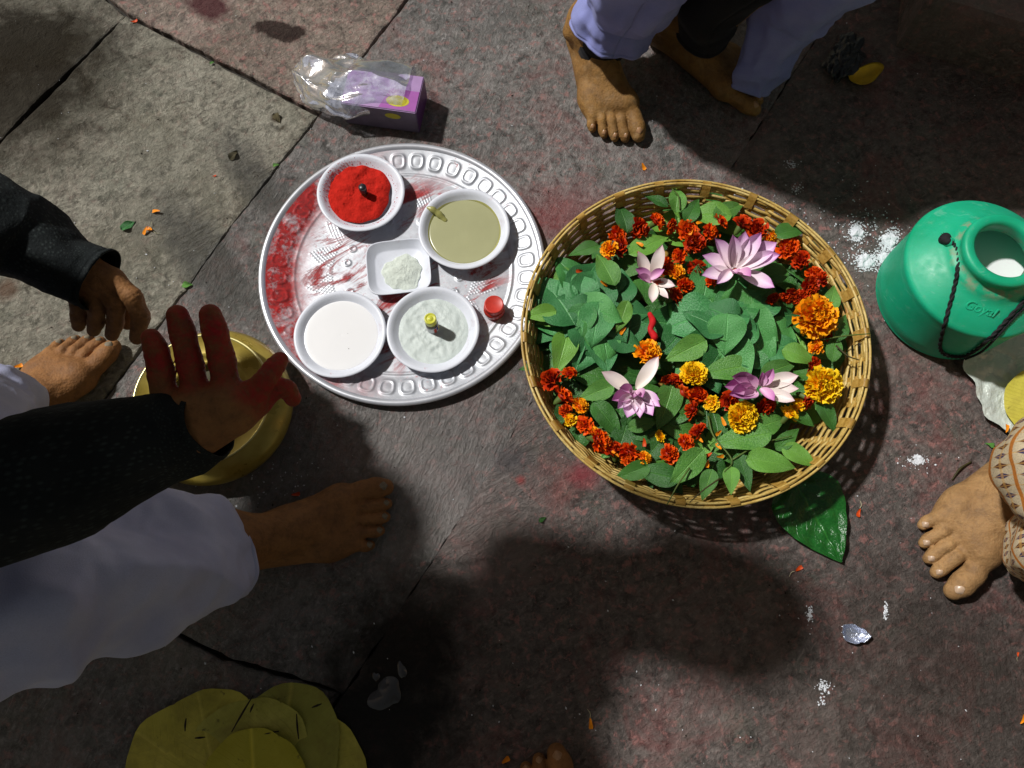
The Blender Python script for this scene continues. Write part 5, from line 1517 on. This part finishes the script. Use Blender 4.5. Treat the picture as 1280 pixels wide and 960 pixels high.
# puddle at the lower middle, its pale reflection put into the colour
def puddle(cx, cy, rx, ry, seed, label):
    V = []; n = 80
    for k in range(n):
        a = 2 * PI * k / n
        e = 1 + 0.22 * math.sin(2 * a + seed) + 0.13 * math.sin(3 * a + seed * 2) + 0.05 * math.sin(5 * a) + 0.02 * math.sin(9 * a + seed)
        V.append(tuple(G(cx + rx * e * math.cos(a), cy + ry * e * math.sin(a), 0.0014)))
    V2 = [(x, y, 0.0002) for (x, y, z) in V]
    c0 = G(cx, cy); 
    V = [((x - c0.x) * 0.96 + c0.x, (y - c0.y) * 0.96 + c0.y, z) for (x, y, z) in V]
    Fc = [tuple(range(n))] + [(k, n + k, n + (k + 1) % n, (k + 1) % n) for k in range(n)]
    tag(link('puddle', mesh('puddle', V + V2, Fc, PUDDLE), None), label, 'puddle')
puddle(482, 868, 19, 20, 3.1, 'shallow puddle with painted pale reflection on the dark paving right of leaf plate')
puddle(502, 838, 5, 11, 0.7, 'narrow puddle with painted pale reflection just above the larger one')
puddle(470, 846, 4, 6, 1.4, 'tiny puddle with painted pale reflection at the left of the larger one')
#SECTION: people
# ------------------------------------------------------------------ people
def foot_sdf(P, shin, toes):
    "right foot, heel at the origin, toes along +x, big toe on +y"
    e = [
        (( .030, .000, .030), .0290, ( .150, -.026, .019), .0200), ((.150, -.026, .019), .0200, (.180, -.028, .015), .0150),
        (( .030, .002, .032), .0290, ( .178, .026, .021), .0215), ((.054, .000, .070), .0330, (.110, .004, .045), .0270), ((.110, .004, .045), .0270, (.168, .006, .022), .0200),
        ((.178, .026, .021), .0215, (.168, -.024, .016), .0165), ((.045, .0, .05), .032, (.047, .0, .085), .0345)]
    d = None
    for (a, ra, b, rb) in e:
        c_ = sd_cone(P, a, ra, b, rb); d = c_ if d is None else smin(d, c_, 0.016)
    a = np.array((.047, .0, .085)); q = np.array(shin)
    d = smin(d, sd_cone(P, a, .0335, q, .034), 0.02)
    for y in (-.033, .033): d = smin(d, sd_cone(P, (.046, y, .074 if y > 0 else .068), .0125, (.046, y * 0.96, .07), .0125), 0.012)
    # tendons on the instep
    for (y0, y1) in ((.010, .024), (.006, .011), (.000, -.002), (-.006, -.014)):
        d = smin(d, sd_cone(P, (.095, y0, .066), .0035, (.172, y1, .036 if y1 > 0 else .030), .0035), 0.010)
    t = None
    for pts in toes:
        c_ = creases(P, chain(P, pts, 0.003), pts, 0.0008, 0.0013); t = c_ if t is None else smin(t, c_, 0.0006)
    d = smin(d, t, 0.0055)
    return np.maximum(d, 0.0006 - P[..., 2])
def toes_of(spread=0.0, curl=0.0):
    T = [[((.182, .029, .019), .0160), ((.208, .032 + spread, .019), .0148), ((.228, .0315 + spread, .0165), .0150), ((.240, .030 + spread, .0135), .0115)]]
    for (x0, y0, x1, y1, rr) in ((.186, .0105, .236, .0080, .0092), (.184, -.0045, .230, -.0090, .0084), (.178, -.0180, .219, -.0250, .0080), (.166, -.0295, .202, -.0400, .0078)):
        xm = x0 + (x1 - x0) * 0.45; ym = y0 + (y1 - y0) * 0.5
        T.append([((x0, y0, .018), rr * 1.1), ((xm, ym, .0215 + curl), rr), ((x1 - .006, y1, .0125), rr), ((x1, y1, .0095), rr * 0.85)])
    return T
def nail_mesh(w, l, mat):
    V = []; Fc = []; n = 7
    for i in range(n):
        for j in range(n):
            u = i / (n - 1) * 2 - 1; s = j / (n - 1) * 2 - 1
            k = (1 - 0.55 * abs(u) ** 4)
            V.append((u * l * 0.5 * (1 - 0.12 * s * s), s * w * 0.5 * k, -0.30 * w * s * s - 0.10 * l * u * u))
    for i in range(n - 1):
        for j in range(n - 1): a = i * n + j; Fc.append((a, a + n, a + n + 1, a + 1))
    return mesh('toenail', V, Fc, mat)
nail_cache = {}
class Person:
    def __init__(s, loc, label, skin):
        s.e = empty('person', loc, label, 'person'); s.o = Vector(loc); s.skin = skin
        s.V = []; s.F = []; s.A = []; s.n = 0
    def add(s, V, Fc, stain=None):
        V = np.asarray(V); s.V.append(V - np.array(s.o)); s.F.append(np.asarray(Fc) + s.n); s.n += len(V)
        s.A.append(np.zeros(len(V)) if stain is None else stain)
    def foot(s, tip, heading, sc, mirror, shin_world, nails, res=0.0019, spread=0.0, curl=0.0):
        "tip: photo pixel of the big toe's end"
        toes = toes_of(spread, curl)
        tw = G(tip[0], tip[1], 0.012)
        my = -1.0 if mirror else 1.0
        rot = Matrix.Rotation(R(heading), 3, 'Z')
        tl = Vector((.248, (.030 + spread) * my, 0.0)) * sc
        org = Vector((tw.x, tw.y, 0)) - rot @ tl
        def tolocal(p):
            q = rot.transposed() @ (Vector(p) - org) / sc
            return np.array((q.x, q.y * my, q.z))
        shin = tolocal(shin_world)
        lo = np.minimum(np.array((-.012, -.062, -.004)), shin - 0.055); hi = np.maximum(np.array((.262, .062, .11)), shin + 0.055)
        lo[2] = -0.004; 
        V, Fc = surfnet(lambda P: foot_sdf(P, shin, toes), lo, hi, res / sc)
        V = V * np.array((1, my, 1)) * sc
        if mirror: Fc = Fc[:, ::-1]
        Rm = np.array(rot)
        V = V @ Rm.T + np.array(org)
        s.add(V, Fc)
        for k, pts in enumerate(toes):
            (p1, r1), (p2, r2) = pts[-2], pts[-1]
            big = k == 0
            w_ = (0.0165 if big else 0.0095) * sc; l_ = (0.0150 if big else 0.0085) * sc
            key = (big, nails.name, round(sc, 3))
            if key not in nail_cache: nail_cache[key] = nail_mesh(w_, l_, nails)
            d = np.array(p2) - np.array(p1); d /= np.linalg.norm(d)
            up = np.array((0, 0, 1.0)) - d * d[2]; up /= np.linalg.norm(up)
            q = np.array(p1) * 0.45 + np.array(p2) * 0.55 + up * ((r1 + r2) * 0.5 + 0.0016)
            q = q * np.array((1, my, 1)) * sc
            wq = rot @ Vector(q) + org - s.o
            pitch = math.atan2(-d[2], math.hypot(d[0], d[1])) + 0.12
            yaw = math.atan2(d[1] * my, d[0]) + R(heading)
            link('toenail', nail_cache[key], s.e, wq, (0, pitch, yaw))
        return org
    def limb(s, chains, res, k=0.012, kf=0.004, fingers=(), stain=None, extra=()):
        allp = [p for c_ in list(chains) + list(fingers) for p, r_ in c_]; allr = max(r_ for c_ in list(chains) + list(fingers) for p, r_ in c_)
        lo = np.min([np.array(p) for p in allp], 0) - allr - 0.008; hi = np.max([np.array(p) for p in allp], 0) + allr + 0.008
        def fn(P):
            d = None
            for c_ in chains:
                x = chain(P, [(np.array(p), r_) for p, r_ in c_], k); d = x if d is None else smin(d, x, k)
            t = None
            for c_ in fingers:
                x = creases(P, chain(P, [(np.array(p), r_) for p, r_ in c_], 0.004), c_, 0.0011, 0.0012); t = x if t is None else smin(t, x, 0.001)
            return d if t is None else smin(d, t, 0.006)
        V, Fc = surfnet(fn, lo, hi, res)
        s.add(V, Fc, stain(V) if stain else None)
    def head(s, c, r_=0.095, face=(1, 0, 0), hair=True):
        c = np.array(c); f = np.array(face, dtype=float); f /= np.linalg.norm(f)
        side = np.cross((0, 0, 1.0), f); side /= np.linalg.norm(side); up = np.cross(f, side)
        L = lambda a, b_, z: tuple(c + f * a + side * b_ + up * z)
        ch = [[(L(-.015, 0, .03), .088), (L(.01, 0, .02), .085)], [(L(.03, 0, -.04), .06), (L(.055, 0, -.085), .035)], [(L(.085, 0, .0), .010), (L(.100, 0, -.03), .014)],
              [(L(.08, .03, .02), .012), (L(.08, -.03, .02), .012)], [(L(.084, .02, -.065), .008), (L(.084, -.02, -.065), .008)],
              [(L(-.01, .085, -.01), .014), (L(-.01, .088, -.03), .010)], [(L(-.01, -.085, -.01), .014), (L(-.01, -.088, -.03), .010)], [(L(-.02, 0, -.06), .055), (L(-.05, 0, -.16), .058)]]
        s.limb(ch, 0.007, 0.018)
        hr = [[(L(-.028, 0, .045), .092), (L(-.012, 0, .055), .085)], [(L(-.05, 0, .0), .075), (L(-.06, 0, -.04), .06)]]
        allp = np.array([p for q in hr for p, _ in q])
        V, Fc = surfnet(lambda P: smin(chain(P, [(np.array(p), q) for p, q in hr[0]], .01), chain(P, [(np.array(p), q) for p, q in hr[1]], .01), .02), allp.min(0) - .11, allp.max(0) + .11, 0.008)
        link('hair', mesh('hair', V - np.array(s.o), Fc, HAIR), s.e)
        for y in (-.032, .032):
            v2, f2 = lathe([(0.0005, .011), (0.006, .009), (0.010, .003), (0.0105, 0), (0.0005, -.008)], 12)
            link('eye', mesh('eye', v2, f2, NAIL), s.e, Vector(L(.078, y, .006)) - s.o)
    def cloth(s, name, pts, radii, mat, seed=0, n=72, seg=60, folds=((3, .04), (7, .025)), wr=0.006, freq=24, flat=1.0, uvs=(1, 1), ring=0.0, thick=0.0014, label=None):
        "a tube of cloth along pts; radii = (across, other) at each point"
        P = catmull(pts, seg); T, N, B = frames(P)
        ss = np.linspace(0, 1, seg); ctl = np.linspace(0, 1, len(radii))
        ra = np.interp(ss, ctl, [q[0] if hasattr(q, '__len__') else q for q in radii]); rb = np.interp(ss, ctl, [q[1] if hasattr(q, '__len__') else q for q in radii])
        Ltot = np.linalg.norm(np.diff(P, axis=0), axis=1).sum()
        V = []; uv = []; Fc = []
        for i in range(seg):
            for k in range(n + 1):
                a = 2 * PI * k / n + PI
                e = 1 + sum(am * math.sin(m_ * a + seed * 1.7 * m_ + ss[i] * 3.0 * (1 if m_ % 2 else -1)) for m_, am in folds)
                if ss[i] * Ltot < 0.016: e += 0.0016 / max(ra[i], 0.01)
                elif ss[i] * Ltot < 0.020: e -= 0.0012 / max(ra[i], 0.01)
                e += ring * math.sin(ss[i] * 34 + 1.3 * math.sin(a + seed) * 2)
                V.append(P[i] + N[i] * (rb[i] * e * math.cos(a)) + B[i] * (ra[i] * e * math.sin(a))); uv.append((k / n * uvs[0], ss[i] * uvs[1]))
        V = np.array(V)
        cen = np.repeat(P, n + 1, 0); out = V - cen; out /= np.linalg.norm(out, axis=1)[:, None]
        st = V.copy()
        rx = vnoise(st, freq * 0.5, seed + 8, 1)
        st2 = st + rx[:, None] * 0.02
        dn = vnoise(st, freq, seed, 3) * wr * 0.7 + (0.6 - np.abs(vnoise(st2, freq * 0.55, seed + 4, 1)) * 2.4) * wr * 1.1 + (0.4 - np.abs(vnoise(st2, freq * 1.4, seed + 6, 1)) * 2) * wr * 0.35
        # close the seam
        dn = dn.reshape(seg, n + 1); dn[:, -1] = dn[:, 0]; dn = dn.ravel()
        V = V + out * dn[:, None]
        V[:, 2] = np.maximum(V[:, 2], 0.004)
        for i in range(seg - 1):
            for k in range(n):
                a = i * (n + 1) + k
                Fc.append((a, a + 1, a + n + 2, a + n + 1))
        o = link(name, mesh(name, V - np.array(s.o), Fc, mat, True, uv), s.e)
        md = o.modifiers.new('solid', 'SOLIDIFY'); md.thickness = thick; md.offset = -1
        if label: o['label'] = label
        return o
    def core(s, chains):
        "the rest of the body under the clothes, coarser"
        s.limb(chains, 0.012, 0.03)
        s.core_i = len(s.V) - 1
    def done(s):
        # join hands, feet and head to the core: one quad of each is opened and the two are bridged under the clothes
        c_ = s.core_i; add = []
        cut = {k: set() for k in range(len(s.V))}
        off = np.cumsum([0] + [len(v) for v in s.V])
        for k in range(len(s.V)):
            if k == c_: continue
            Fa = s.F[k] - off[k]; Fb = s.F[c_] - off[c_]
            ca = s.V[k][Fa].mean(1); cb_ = s.V[c_][Fb].mean(1)
            # nearest pair, searched from the piece's vertices closest to the core
            best = None
            cen = cb_
            step = max(1, len(ca) // 1500)
            A_ = ca[::step]
            dd = ((A_[:, None, :] - cen[None, :, :]) ** 2).sum(-1)
            for fb in cut[c_]: dd[:, fb] = 9
            ia, ib = np.unravel_index(np.argmin(dd), dd.shape); ia *= step
            cut[k].add(int(ia)); cut[c_].add(int(ib))
            qa = Fa[ia] + off[k]; qb = (Fb[ib] + off[c_])[::-1]
            allV = np.vstack(s.V)
            r_ = min(range(4), key=lambda r: ((allV[qa] - allV[np.roll(qb, r)]) ** 2).sum())
            qb = np.roll(qb, r_)
            for i in range(4): add.append((qa[i], qa[(i + 1) % 4], qb[(i + 1) % 4], qb[i]))
        Fs = []
        for k in range(len(s.F)):
            keep = np.ones(len(s.F[k]), dtype=bool)
            for q in cut[k]: keep[q] = False
            Fs.append(s.F[k][keep])
        V = np.vstack(s.V); Fc = np.vstack(Fs + [np.array(add)])
        link('body', mesh('body', V, Fc, s.skin, True, None, {'stain': np.concatenate(s.A)}), s.e)

def J(*jts):
    "joints given as photo pixel, height and half width in pixels"
    return [(tuple(G(x, y, h)), rp * MPP(x, y, h)) for (x, y, h, rp) in jts]

# ---- the man at the left: two dark sleeves, two hands, white trousers, two feet
pl = Person(tuple(G(-60, 640, 0.0)), 'crouching person in black knit sleeves and white trousers with red stained fingers', SKIN_A)
pl.foot((489, 607), 16, 0.94, False, G(256, 693, 0.112), NAIL_D)
pl.foot((146, 428), 57, 0.92, True, G(4, 516, 0.12), NAIL_D, spread=0.001)
# near hand: three raised fingers, forefinger and thumb to the right
hz = 0.47
fing = [J((206, 504, hz, 16), (201, 464, hz + .010, 16), (195, 437, hz + .016, 14.5), (189, 423, hz + .018, 12.5)),
        J((247, 500, hz, 16.5), (237, 452, hz + .010, 16), (228, 415, hz + .018, 15.5), (222, 395, hz + .022, 14)),
        J((285, 496, hz, 17), (277, 448, hz + .010, 16.5), (268, 412, hz + .018, 15.5), (263, 394, hz + .021, 14)),
        J((314, 496, hz, 17), (332, 474, hz + .008, 13), (343, 459, hz + .006, 12), (350, 450, hz + .002, 10.5)),
        J((320, 504, hz - .01, 16), (345, 484, hz - .004, 12.5), (359, 487, hz - .010, 11.5), (366, 498, hz - .02, 10.5))]
palm = [J((190, 556, hz - .012, 36), (225, 543, hz - .010, 34), (257, 530, hz - .006, 30)), J((222, 520, hz - .004, 26), (250, 512, hz - .004, 26)), J((255, 530, hz - .006, 32), (292, 516, hz - .004, 24), (320, 502, hz - .004, 17)), J((235, 512, hz, 20), (285, 506, hz, 19), (312, 496, hz, 15))]
tipl = [np.array(f[i][0]) for f, i in ((fing[0], 2), (fing[1], 1), (fing[1], 2), (fing[2], 1), (fing[2], 2), (fing[3], 1), (fing[3], 3), (fing[4], 1), (fing[4], 3))]
def red_stain(V):
    d = np.min([np.linalg.norm(V - t, axis=1) for t in tipl], 0)
    return np.clip((0.030 - d) / 0.014, 0, 1) * (0.82 + 0.18 * vnoise(V, 90, 3, 2))
pl.limb(palm, 0.0015, 0.012, fingers=fing, stain=red_stain)
# far hand hanging down, seen from its back
h2 = 0.27
palm2 = [J((60, 320, h2 + .02, 26), (96, 338, h2 + .02, 25), (120, 350, h2 + .014, 22)), J((98, 340, h2 + .016, 20), (140, 350, h2 + .014, 15)), J((92, 345, h2 + .012, 18), (100, 362, h2 + .008, 12))]
fing2 = [J((90, 352, h2 + .008, 11), (98, 378, h2 - .002, 10.5), (99, 396, h2 - .016, 10), (98, 407, h2 - .026, 8)),
         J((108, 356, h2 + .010, 12), (121, 384, h2 + .002, 10.5), (120, 402, h2 - .016, 10), (117, 413, h2 - .028, 8)),
         J((126, 354, h2 + .012, 12), (145, 382, h2 + .004, 11), (144, 404, h2 - .014, 10), (140, 418, h2 - .027, 8.5)),
         J((142, 350, h2 + .014, 13), (166, 372, h2 + .008, 12), (176, 396, h2 - .006, 11), (171, 422, h2 - .022, 9)),
         J((118, 346, h2 - .004, 12), (150, 372, h2 - .018, 11), (160, 392, h2 - .030, 10), (159, 404, h2 - .036, 8.5))]
pl.limb(palm2, 0.0015, 0.010, fingers=fing2)
pl.head((-0.385, 0.285, 0.87), face=(0.75, 0.0, -0.66))
pl.core([[((-1.08, 0.12, 0.20), .12), ((-1.03, 0.15, 0.40), .12), ((-0.86, 0.17, 0.60), .11), ((-0.68, 0.16, 0.71), .10), ((-0.55, 0.19, 0.80), .05), ((-0.46, 0.24, 0.845), .05)],
         [((-0.68, 0.30, 0.68), .05), ((-0.68, -0.02, 0.68), .05)], [((-0.68, 0.30, 0.68), .045), (tuple(G(-230, 275, .42)), .035), (tuple(G(-60, 268, .34)), .030), (tuple(G(40, 302, .305)), .024)],
         [((-0.60, 0.08, 0.76), .045), ((-0.50, 0.04, 0.73), .05), ((-0.53, -0.0, 0.62), .042), (tuple(G(-220, 640, .48)), .036), (tuple(G(-90, 640, .43)), .034), (tuple(G(0, 612, .43)), .030), (tuple(G(100, 578, .44)), .026), (tuple(G(185, 554, .455)), .022)],
         [((-1.02, -0.08, 0.22), .09), ((-0.70, -0.06, 0.35), .06), (tuple(G(-200, 800, .36)), .05), (tuple(G(-40, 768, .32)), .045), (tuple(G(235, 698, .128)), .032)], [((-1.02, 0.10, 0.22), .09), (tuple(G(-230, 620, .36)), .055), (tuple(G(-20, 520, .15)), .032)]])
pl.done()
def PT(*a): return [tuple(G(*p)) for p in a]
m5 = MPP(100, 580, 0.44)
pl.cloth('knit_sleeve', PT((262, 532, .462), (235, 540, .458), (200, 549, .455), (100, 578, .44), (0, 612, .43), (-90, 640, .43), (-220, 640, .48)) + [(-0.54, -0.01, 0.62), (-0.49, 0.045, 0.74), (-0.56, 0.11, 0.775)], [(40 * m5, .029), (58 * m5, .037), (64 * m5, .040), (86 * m5, .048), (92 * m5, .052), (95 * m5, .056), (.065, .065), (.07, .07), (.08, .08), (.08, .08)], KNIT, 2, 80, 100, ((2, .02), (5, .015)), 0.003, 26, uvs=(1.4, 1.6))  # unseen shoulder end is bent forward and widened to cast shade
m3 = MPP(60, 300, 0.3)
pl.cloth('knit_sleeve', PT((126, 350, .288), (105, 341, .29), (80, 330, .295), (40, 302, .305), (0, 285, .32), (-60, 268, .34), (-230, 275, .42)) + [(-0.62, 0.30, 0.62), (-0.70, 0.27, 0.70)], [(36 * m3, .027), (38 * m3, .032), (40 * m3, .034), (52 * m3, .042), (60 * m3, .048), (62 * m3, .052), (.06, .06), (.065, .065), (.065, .065)], KNIT, 5, 80, 90, ((2, .02), (5, .02)), 0.004, 26, uvs=(1.3, 1.5))
m2 = MPP(200, 700, 0.16)
pl.cloth('trouser_leg', PT((297, 690, .085), (268, 692, .11), (220, 703, .15), (150, 725, .21), (60, 745, .27), (-40, 768, .32), (-200, 800, .36)) + [(-0.72, -0.06, 0.35), (-1.02, -0.02, 0.24)], [(46 * m2, .040), (66 * m2, .058), (84 * m2, .072), (92 * m2, .078), (90 * m2, .080), (86 * m2, .082), (.08, .08), (.088, .088), (.11, .11)], W_CLOTH, 3, 120, 160, ((2, .03), (5, .025), (9, .012)), 0.010, 18, ring=0.026, uvs=(2, 2))
pl.cloth('trouser_leg', PT((38, 516, .07), (18, 512, .10), (-20, 520, .16), (-120, 560, .28), (-260, 640, .38)) + [(-1.02, 0.08, 0.24)], [(26 * m2, .03), (42 * m2, .045), (62 * m2, .06), (.085, .075), (.09, .085), (.11, .11)], W_CLOTH, 9, 72, 60, ((2, .03), (5, .03)), 0.008, 24, uvs=(2, 2))
pl.cloth('knit_sweater', [(-1.10, 0.12, 0.14), (-1.07, 0.14, 0.32), (-0.97, 0.16, 0.50), (-0.84, 0.17, 0.63), (-0.70, 0.16, 0.72), (-0.60, 0.17, 0.775), (-0.53, 0.19, 0.815), (-0.475, 0.215, 0.845)], [(.19, .15), (.2, .16), (.21, .15), (.23, .14), (.23, .12), (.16, .11), (.10, .085), (.085, .075)], KNIT, 12, 64, 40, ((2, .03),), 0.01, 10, uvs=(3, 3))  # out of view; neck end thickened so its shade covers the hand

# ---- person standing at the top in pale blue trousers
pt = Person(tuple(G(820, 60, 0.0)), 'barefoot person in pale blue trousers squatting at the top of the picture', SKIN_T)
pt.foot((800, 174), -73, 0.87, False, G(759, 35, 0.095), NAIL_P)
pt.foot((948, 140), -38, 0.90, True, G(884, 28, 0.10), NAIL_P, 0.003)
pt.head((0.38, 0.98, 1.16), face=(0, -0.9, -0.4))
pt.core([[((0.33, 1.14, 0.42), .12), ((0.34, 1.10, 0.75), .12), ((0.37, 1.03, 1.0), .10), ((0.38, 1.0, 1.10), .05)], [((0.18, 1.05, 0.95), .055), ((0.54, 1.03, 0.95), .055)],
         [((0.27, 1.08, 0.46), .08), ((0.21, 0.76, 0.45), .055), ((0.155, 0.745, 0.2), .04), (tuple(G(762, 28, .105)), .027)], [((0.38, 1.08, 0.46), .08), ((0.42, 0.76, 0.45), .055), ((0.33, 0.75, 0.22), .038), (tuple(G(884, 28, .10)), .032)]])
pt.done()
def W(*p): return tuple(p)
pt.cloth('legging', PT((752, 58, .05), (756, 46, .075), (762, 28, .105), (774, 4, .14)), [(.0345, .0345), (.033, .033), (.031, .031), (.030, .030)], BLK_CLOTH, 1, 48, 24, ((2, .02),), 0.001, 40)
pt.cloth('legging', PT((880, 40, .075), (885, 22, .11), (892, 0, .15)) + [(0.33, 0.75, 0.24), (0.40, 0.76, 0.40)], [(.038, .038), (.042, .042), (.044, .044), (.048, .048), (.058, .058)], BLK_CLOTH, 4, 48, 40, ((2, .03),), 0.002, 40)
pt.cloth('trouser_leg', [tuple(G(762, 42, .082)), tuple(G(768, 24, .105)), tuple(G(782, -4, .14)), (0.17, 0.735, 0.24), (0.195, 0.725, 0.36), (0.21, 0.73, 0.45), (0.225, 0.80, 0.50), (0.25, 0.92, 0.50), (0.27, 1.08, 0.48)], [(.054, .050), (.058, .055), (.067, .061), (.072, .066), (.08, .07), (.085, .075), (.09, .085), (.10, .095), (.11, .11)], B_CLOTH, 6, 110, 120, ((2, .03), (5, .03), (11, .02)), 0.006, 30, uvs=(2, 2), ring=0.010)
pt.cloth('trouser_leg', [tuple(G(938, 114, .03)), tuple(G(948, 90, .055)), tuple(G(968, 50, .10)), tuple(G(990, 5, .15)), (0.395, 0.72, 0.26), (0.42, 0.73, 0.40), (0.42, 0.78, 0.48), (0.40, 0.9, 0.50), (0.38, 1.08, 0.48)], [(.030, .018), (.037, .024), (.048, .034), (.062, .045), (.070, .055), (.08, .07), (.09, .08), (.10, .10), (.11, .11)], B_CLOTH, 8, 110, 120, ((2, .04), (5, .05), (9, .03)), 0.006, 28, uvs=(2, 2))
pt.cloth('shading_shirt', [(0.30, 1.03, 0.30), (0.31, 1.05, 0.45), (0.34, 1.08, 0.75), (0.36, 1.05, 0.95), (0.37, 1.02, 1.05), (0.38, 1.0, 1.10)], [(.27, .20), (.26, .19), (.21, .14), (.20, .11), (.12, .09), (.06, .06)], B_CLOTH, 14, 64, 40, ((2, .03),), 0.01, 10, uvs=(3, 3))  # out of view; lower part widened to shade the floor at upper right

# ---- person at the right in a block printed cloth
pr = Person(tuple(G(1330, 620, 0.0)), 'barefoot person at right edge in block printed orange and blue cloth', SKIN_R)
pr.foot((1186, 744), -137, 1.0, False, G(1326, 604, 0.11), NAIL, spread=0.005)
pr.head((1.02, 0.02, 0.95), face=(-0.9, 0.0, -0.4))
pr.core([[((1.06, 0.02, 0.15), .14), ((1.08, 0.03, 0.5), .12), ((1.06, 0.02, 0.72), .10), ((1.03, 0.02, 0.88), .05)], [((1.0, 0.0, 0.18), .08), ((0.86, 0.02, 0.34), .05), (tuple(G(1376, 590, .21)), .045), (tuple(G(1332, 604, .115)), .034)]])
pr.done()
pr.cloth('printed_cloth', PT((1310, 612, .055), (1322, 608, .085), (1342, 602, .13), (1376, 590, .21)) + [(0.86, 0.02, 0.34), (0.96, 0.025, 0.42), (1.08, 0.03, 0.42)], [(.052, .046), (.058, .052), (.064, .060), (.078, .07), (.095, .085), (.11, .1), (.12, .12)], SARI, 3, 96, 100, ((2, .03), (5, .03)), 0.006, 24, uvs=(1.25, 1.9), label='printed cloth hem over the ankle')
pr.cloth('printed_cloth', PT((1306, 708, .03), (1318, 706, .05), (1342, 696, .09), (1386, 672, .16)) + [(0.84, -0.04, 0.26), (0.95, -0.02, 0.38), (1.08, 0.0, 0.40)], [(.042, .02), (.052, .03), (.062, .045), (.08, .06), (.095, .085), (.11, .1), (.12, .12)], SARI, 7, 96, 100, ((2, .04), (5, .04)), 0.006, 24, uvs=(1.25, 1.9), label='trailing printed cloth fold lying on the paving')
pr.cloth('printed_cloth', [(0.98, 0.02, 0.05), (1.02, 0.02, 0.25), (1.08, 0.03, 0.45), (1.08, 0.03, 0.65), (1.05, 0.02, 0.78), (1.03, 0.02, 0.84)], [(.24, .22), (.24, .22), (.2, .17), (.19, .14), (.14, .1), (.06, .06)], SARI, 15, 64, 40, ((3, .04), (7, .03)), 0.01, 10, uvs=(4, 4))

# ---- the one who takes the picture: toes at the bottom edge
pp = Person(tuple(G(690, 1040, 0.0)), 'barefoot person whose toes show at the bottom edge of the picture', SKIN_A)
o_ = pp.foot((694, 932), 100, 0.98, True, (G(690, 1130, 0.0) + Vector((0.0, 0.02, 0.17))), NAIL_P)
pp.foot((880, 985), 82, 0.98, False, (G(895, 1180, 0.0) + Vector((0.0, 0.02, 0.17))), NAIL_P, 0.004)
pp.core([[(tuple(G(690, 1130, 0.0) + Vector((0, 0.02, 0.17))), .034), (tuple(G(690, 1140, 0) + Vector((0, -0.02, 0.45))), .045), (tuple(G(690, 1140, 0) + Vector((0, -0.16, 0.66))), .055), (tuple(G(895, 1190, 0) + Vector((0, -0.16, 0.66))), .055),
          (tuple(G(895, 1190, 0) + Vector((0, -0.02, 0.45))), .045), (tuple(G(895, 1180, 0) + Vector((0, 0.02, 0.17))), .034)]])
pp.done()
for x in (690, 895):
    b0 = G(x, 1140 if x < 800 else 1190, 0.0)
    pp.cloth('trouser_leg', [b0 + Vector((0, 0.015, 0.10)), b0 + Vector((0, 0.0, 0.2)), b0 + Vector((0, -0.03, 0.45)), b0 + Vector((0, -0.16, 0.66))], [(.055, .055), (.06, .06), (.07, .07), (.085, .085)], BLK_CLOTH, x, 48, 30, ((2, .03), (5, .02)), 0.004, 20)

h0 = G(690, 1140, 0) + Vector((0, -0.16, 0.66)); h1 = G(895, 1190, 0) + Vector((0, -0.16, 0.66))
pp.cloth('trouser_seat', [tuple(h0 + Vector((-0.10, -0.02, 0.02))), tuple(h0 + Vector((-0.06, -0.02, 0.03))), tuple((h0 + h1) / 2 + Vector((0, -0.03, 0.05))), tuple(h1 + Vector((0.06, -0.02, 0.03))), tuple(h1 + Vector((0.10, -0.02, 0.02)))], [(.03, .03), (.088, .088), (.095, .095), (.088, .088), (.03, .03)], BLK_CLOTH, 31, 48, 40, ((2, .02),), 0.004, 18)
# ------------------------------------------------------------------ twins in the basket are told apart by their order round it
bpy.context.view_layer.update()
ORD = ['first', 'second', 'third', 'fourth', 'fifth', 'sixth', 'seventh', 'eighth', 'ninth', 'tenth', 'eleventh', 'twelfth']
same = {}
for o in list(col.objects):
    if o.parent is None and o.get('label') and o.get('group'): same.setdefault(o['label'], []).append(o)
for lab, obs in same.items():
    if len(obs) < 2: continue
    if 'left heap' in lab: c0 = G(737, 392, 0.06)
    elif 'middle heap' in lab: c0 = G(906, 412, 0.06)
    else: c0 = G(870, 420, 0.06)
    def ang(o):
        p = o.matrix_world @ (sum((v.co for v in o.data.vertices), Vector()) / len(o.data.vertices)) if o.data else o.location
        a = math.atan2(p.x - c0.x, p.y - c0.y)
        return a + 2 * PI if ("twelve o'clock" not in lab and a < 0) else a
    for k, o in enumerate(sorted(obs, key=ang)):
        if k < len(ORD): o['label'] = lab + ', ' + ORD[k] + ' clockwise'
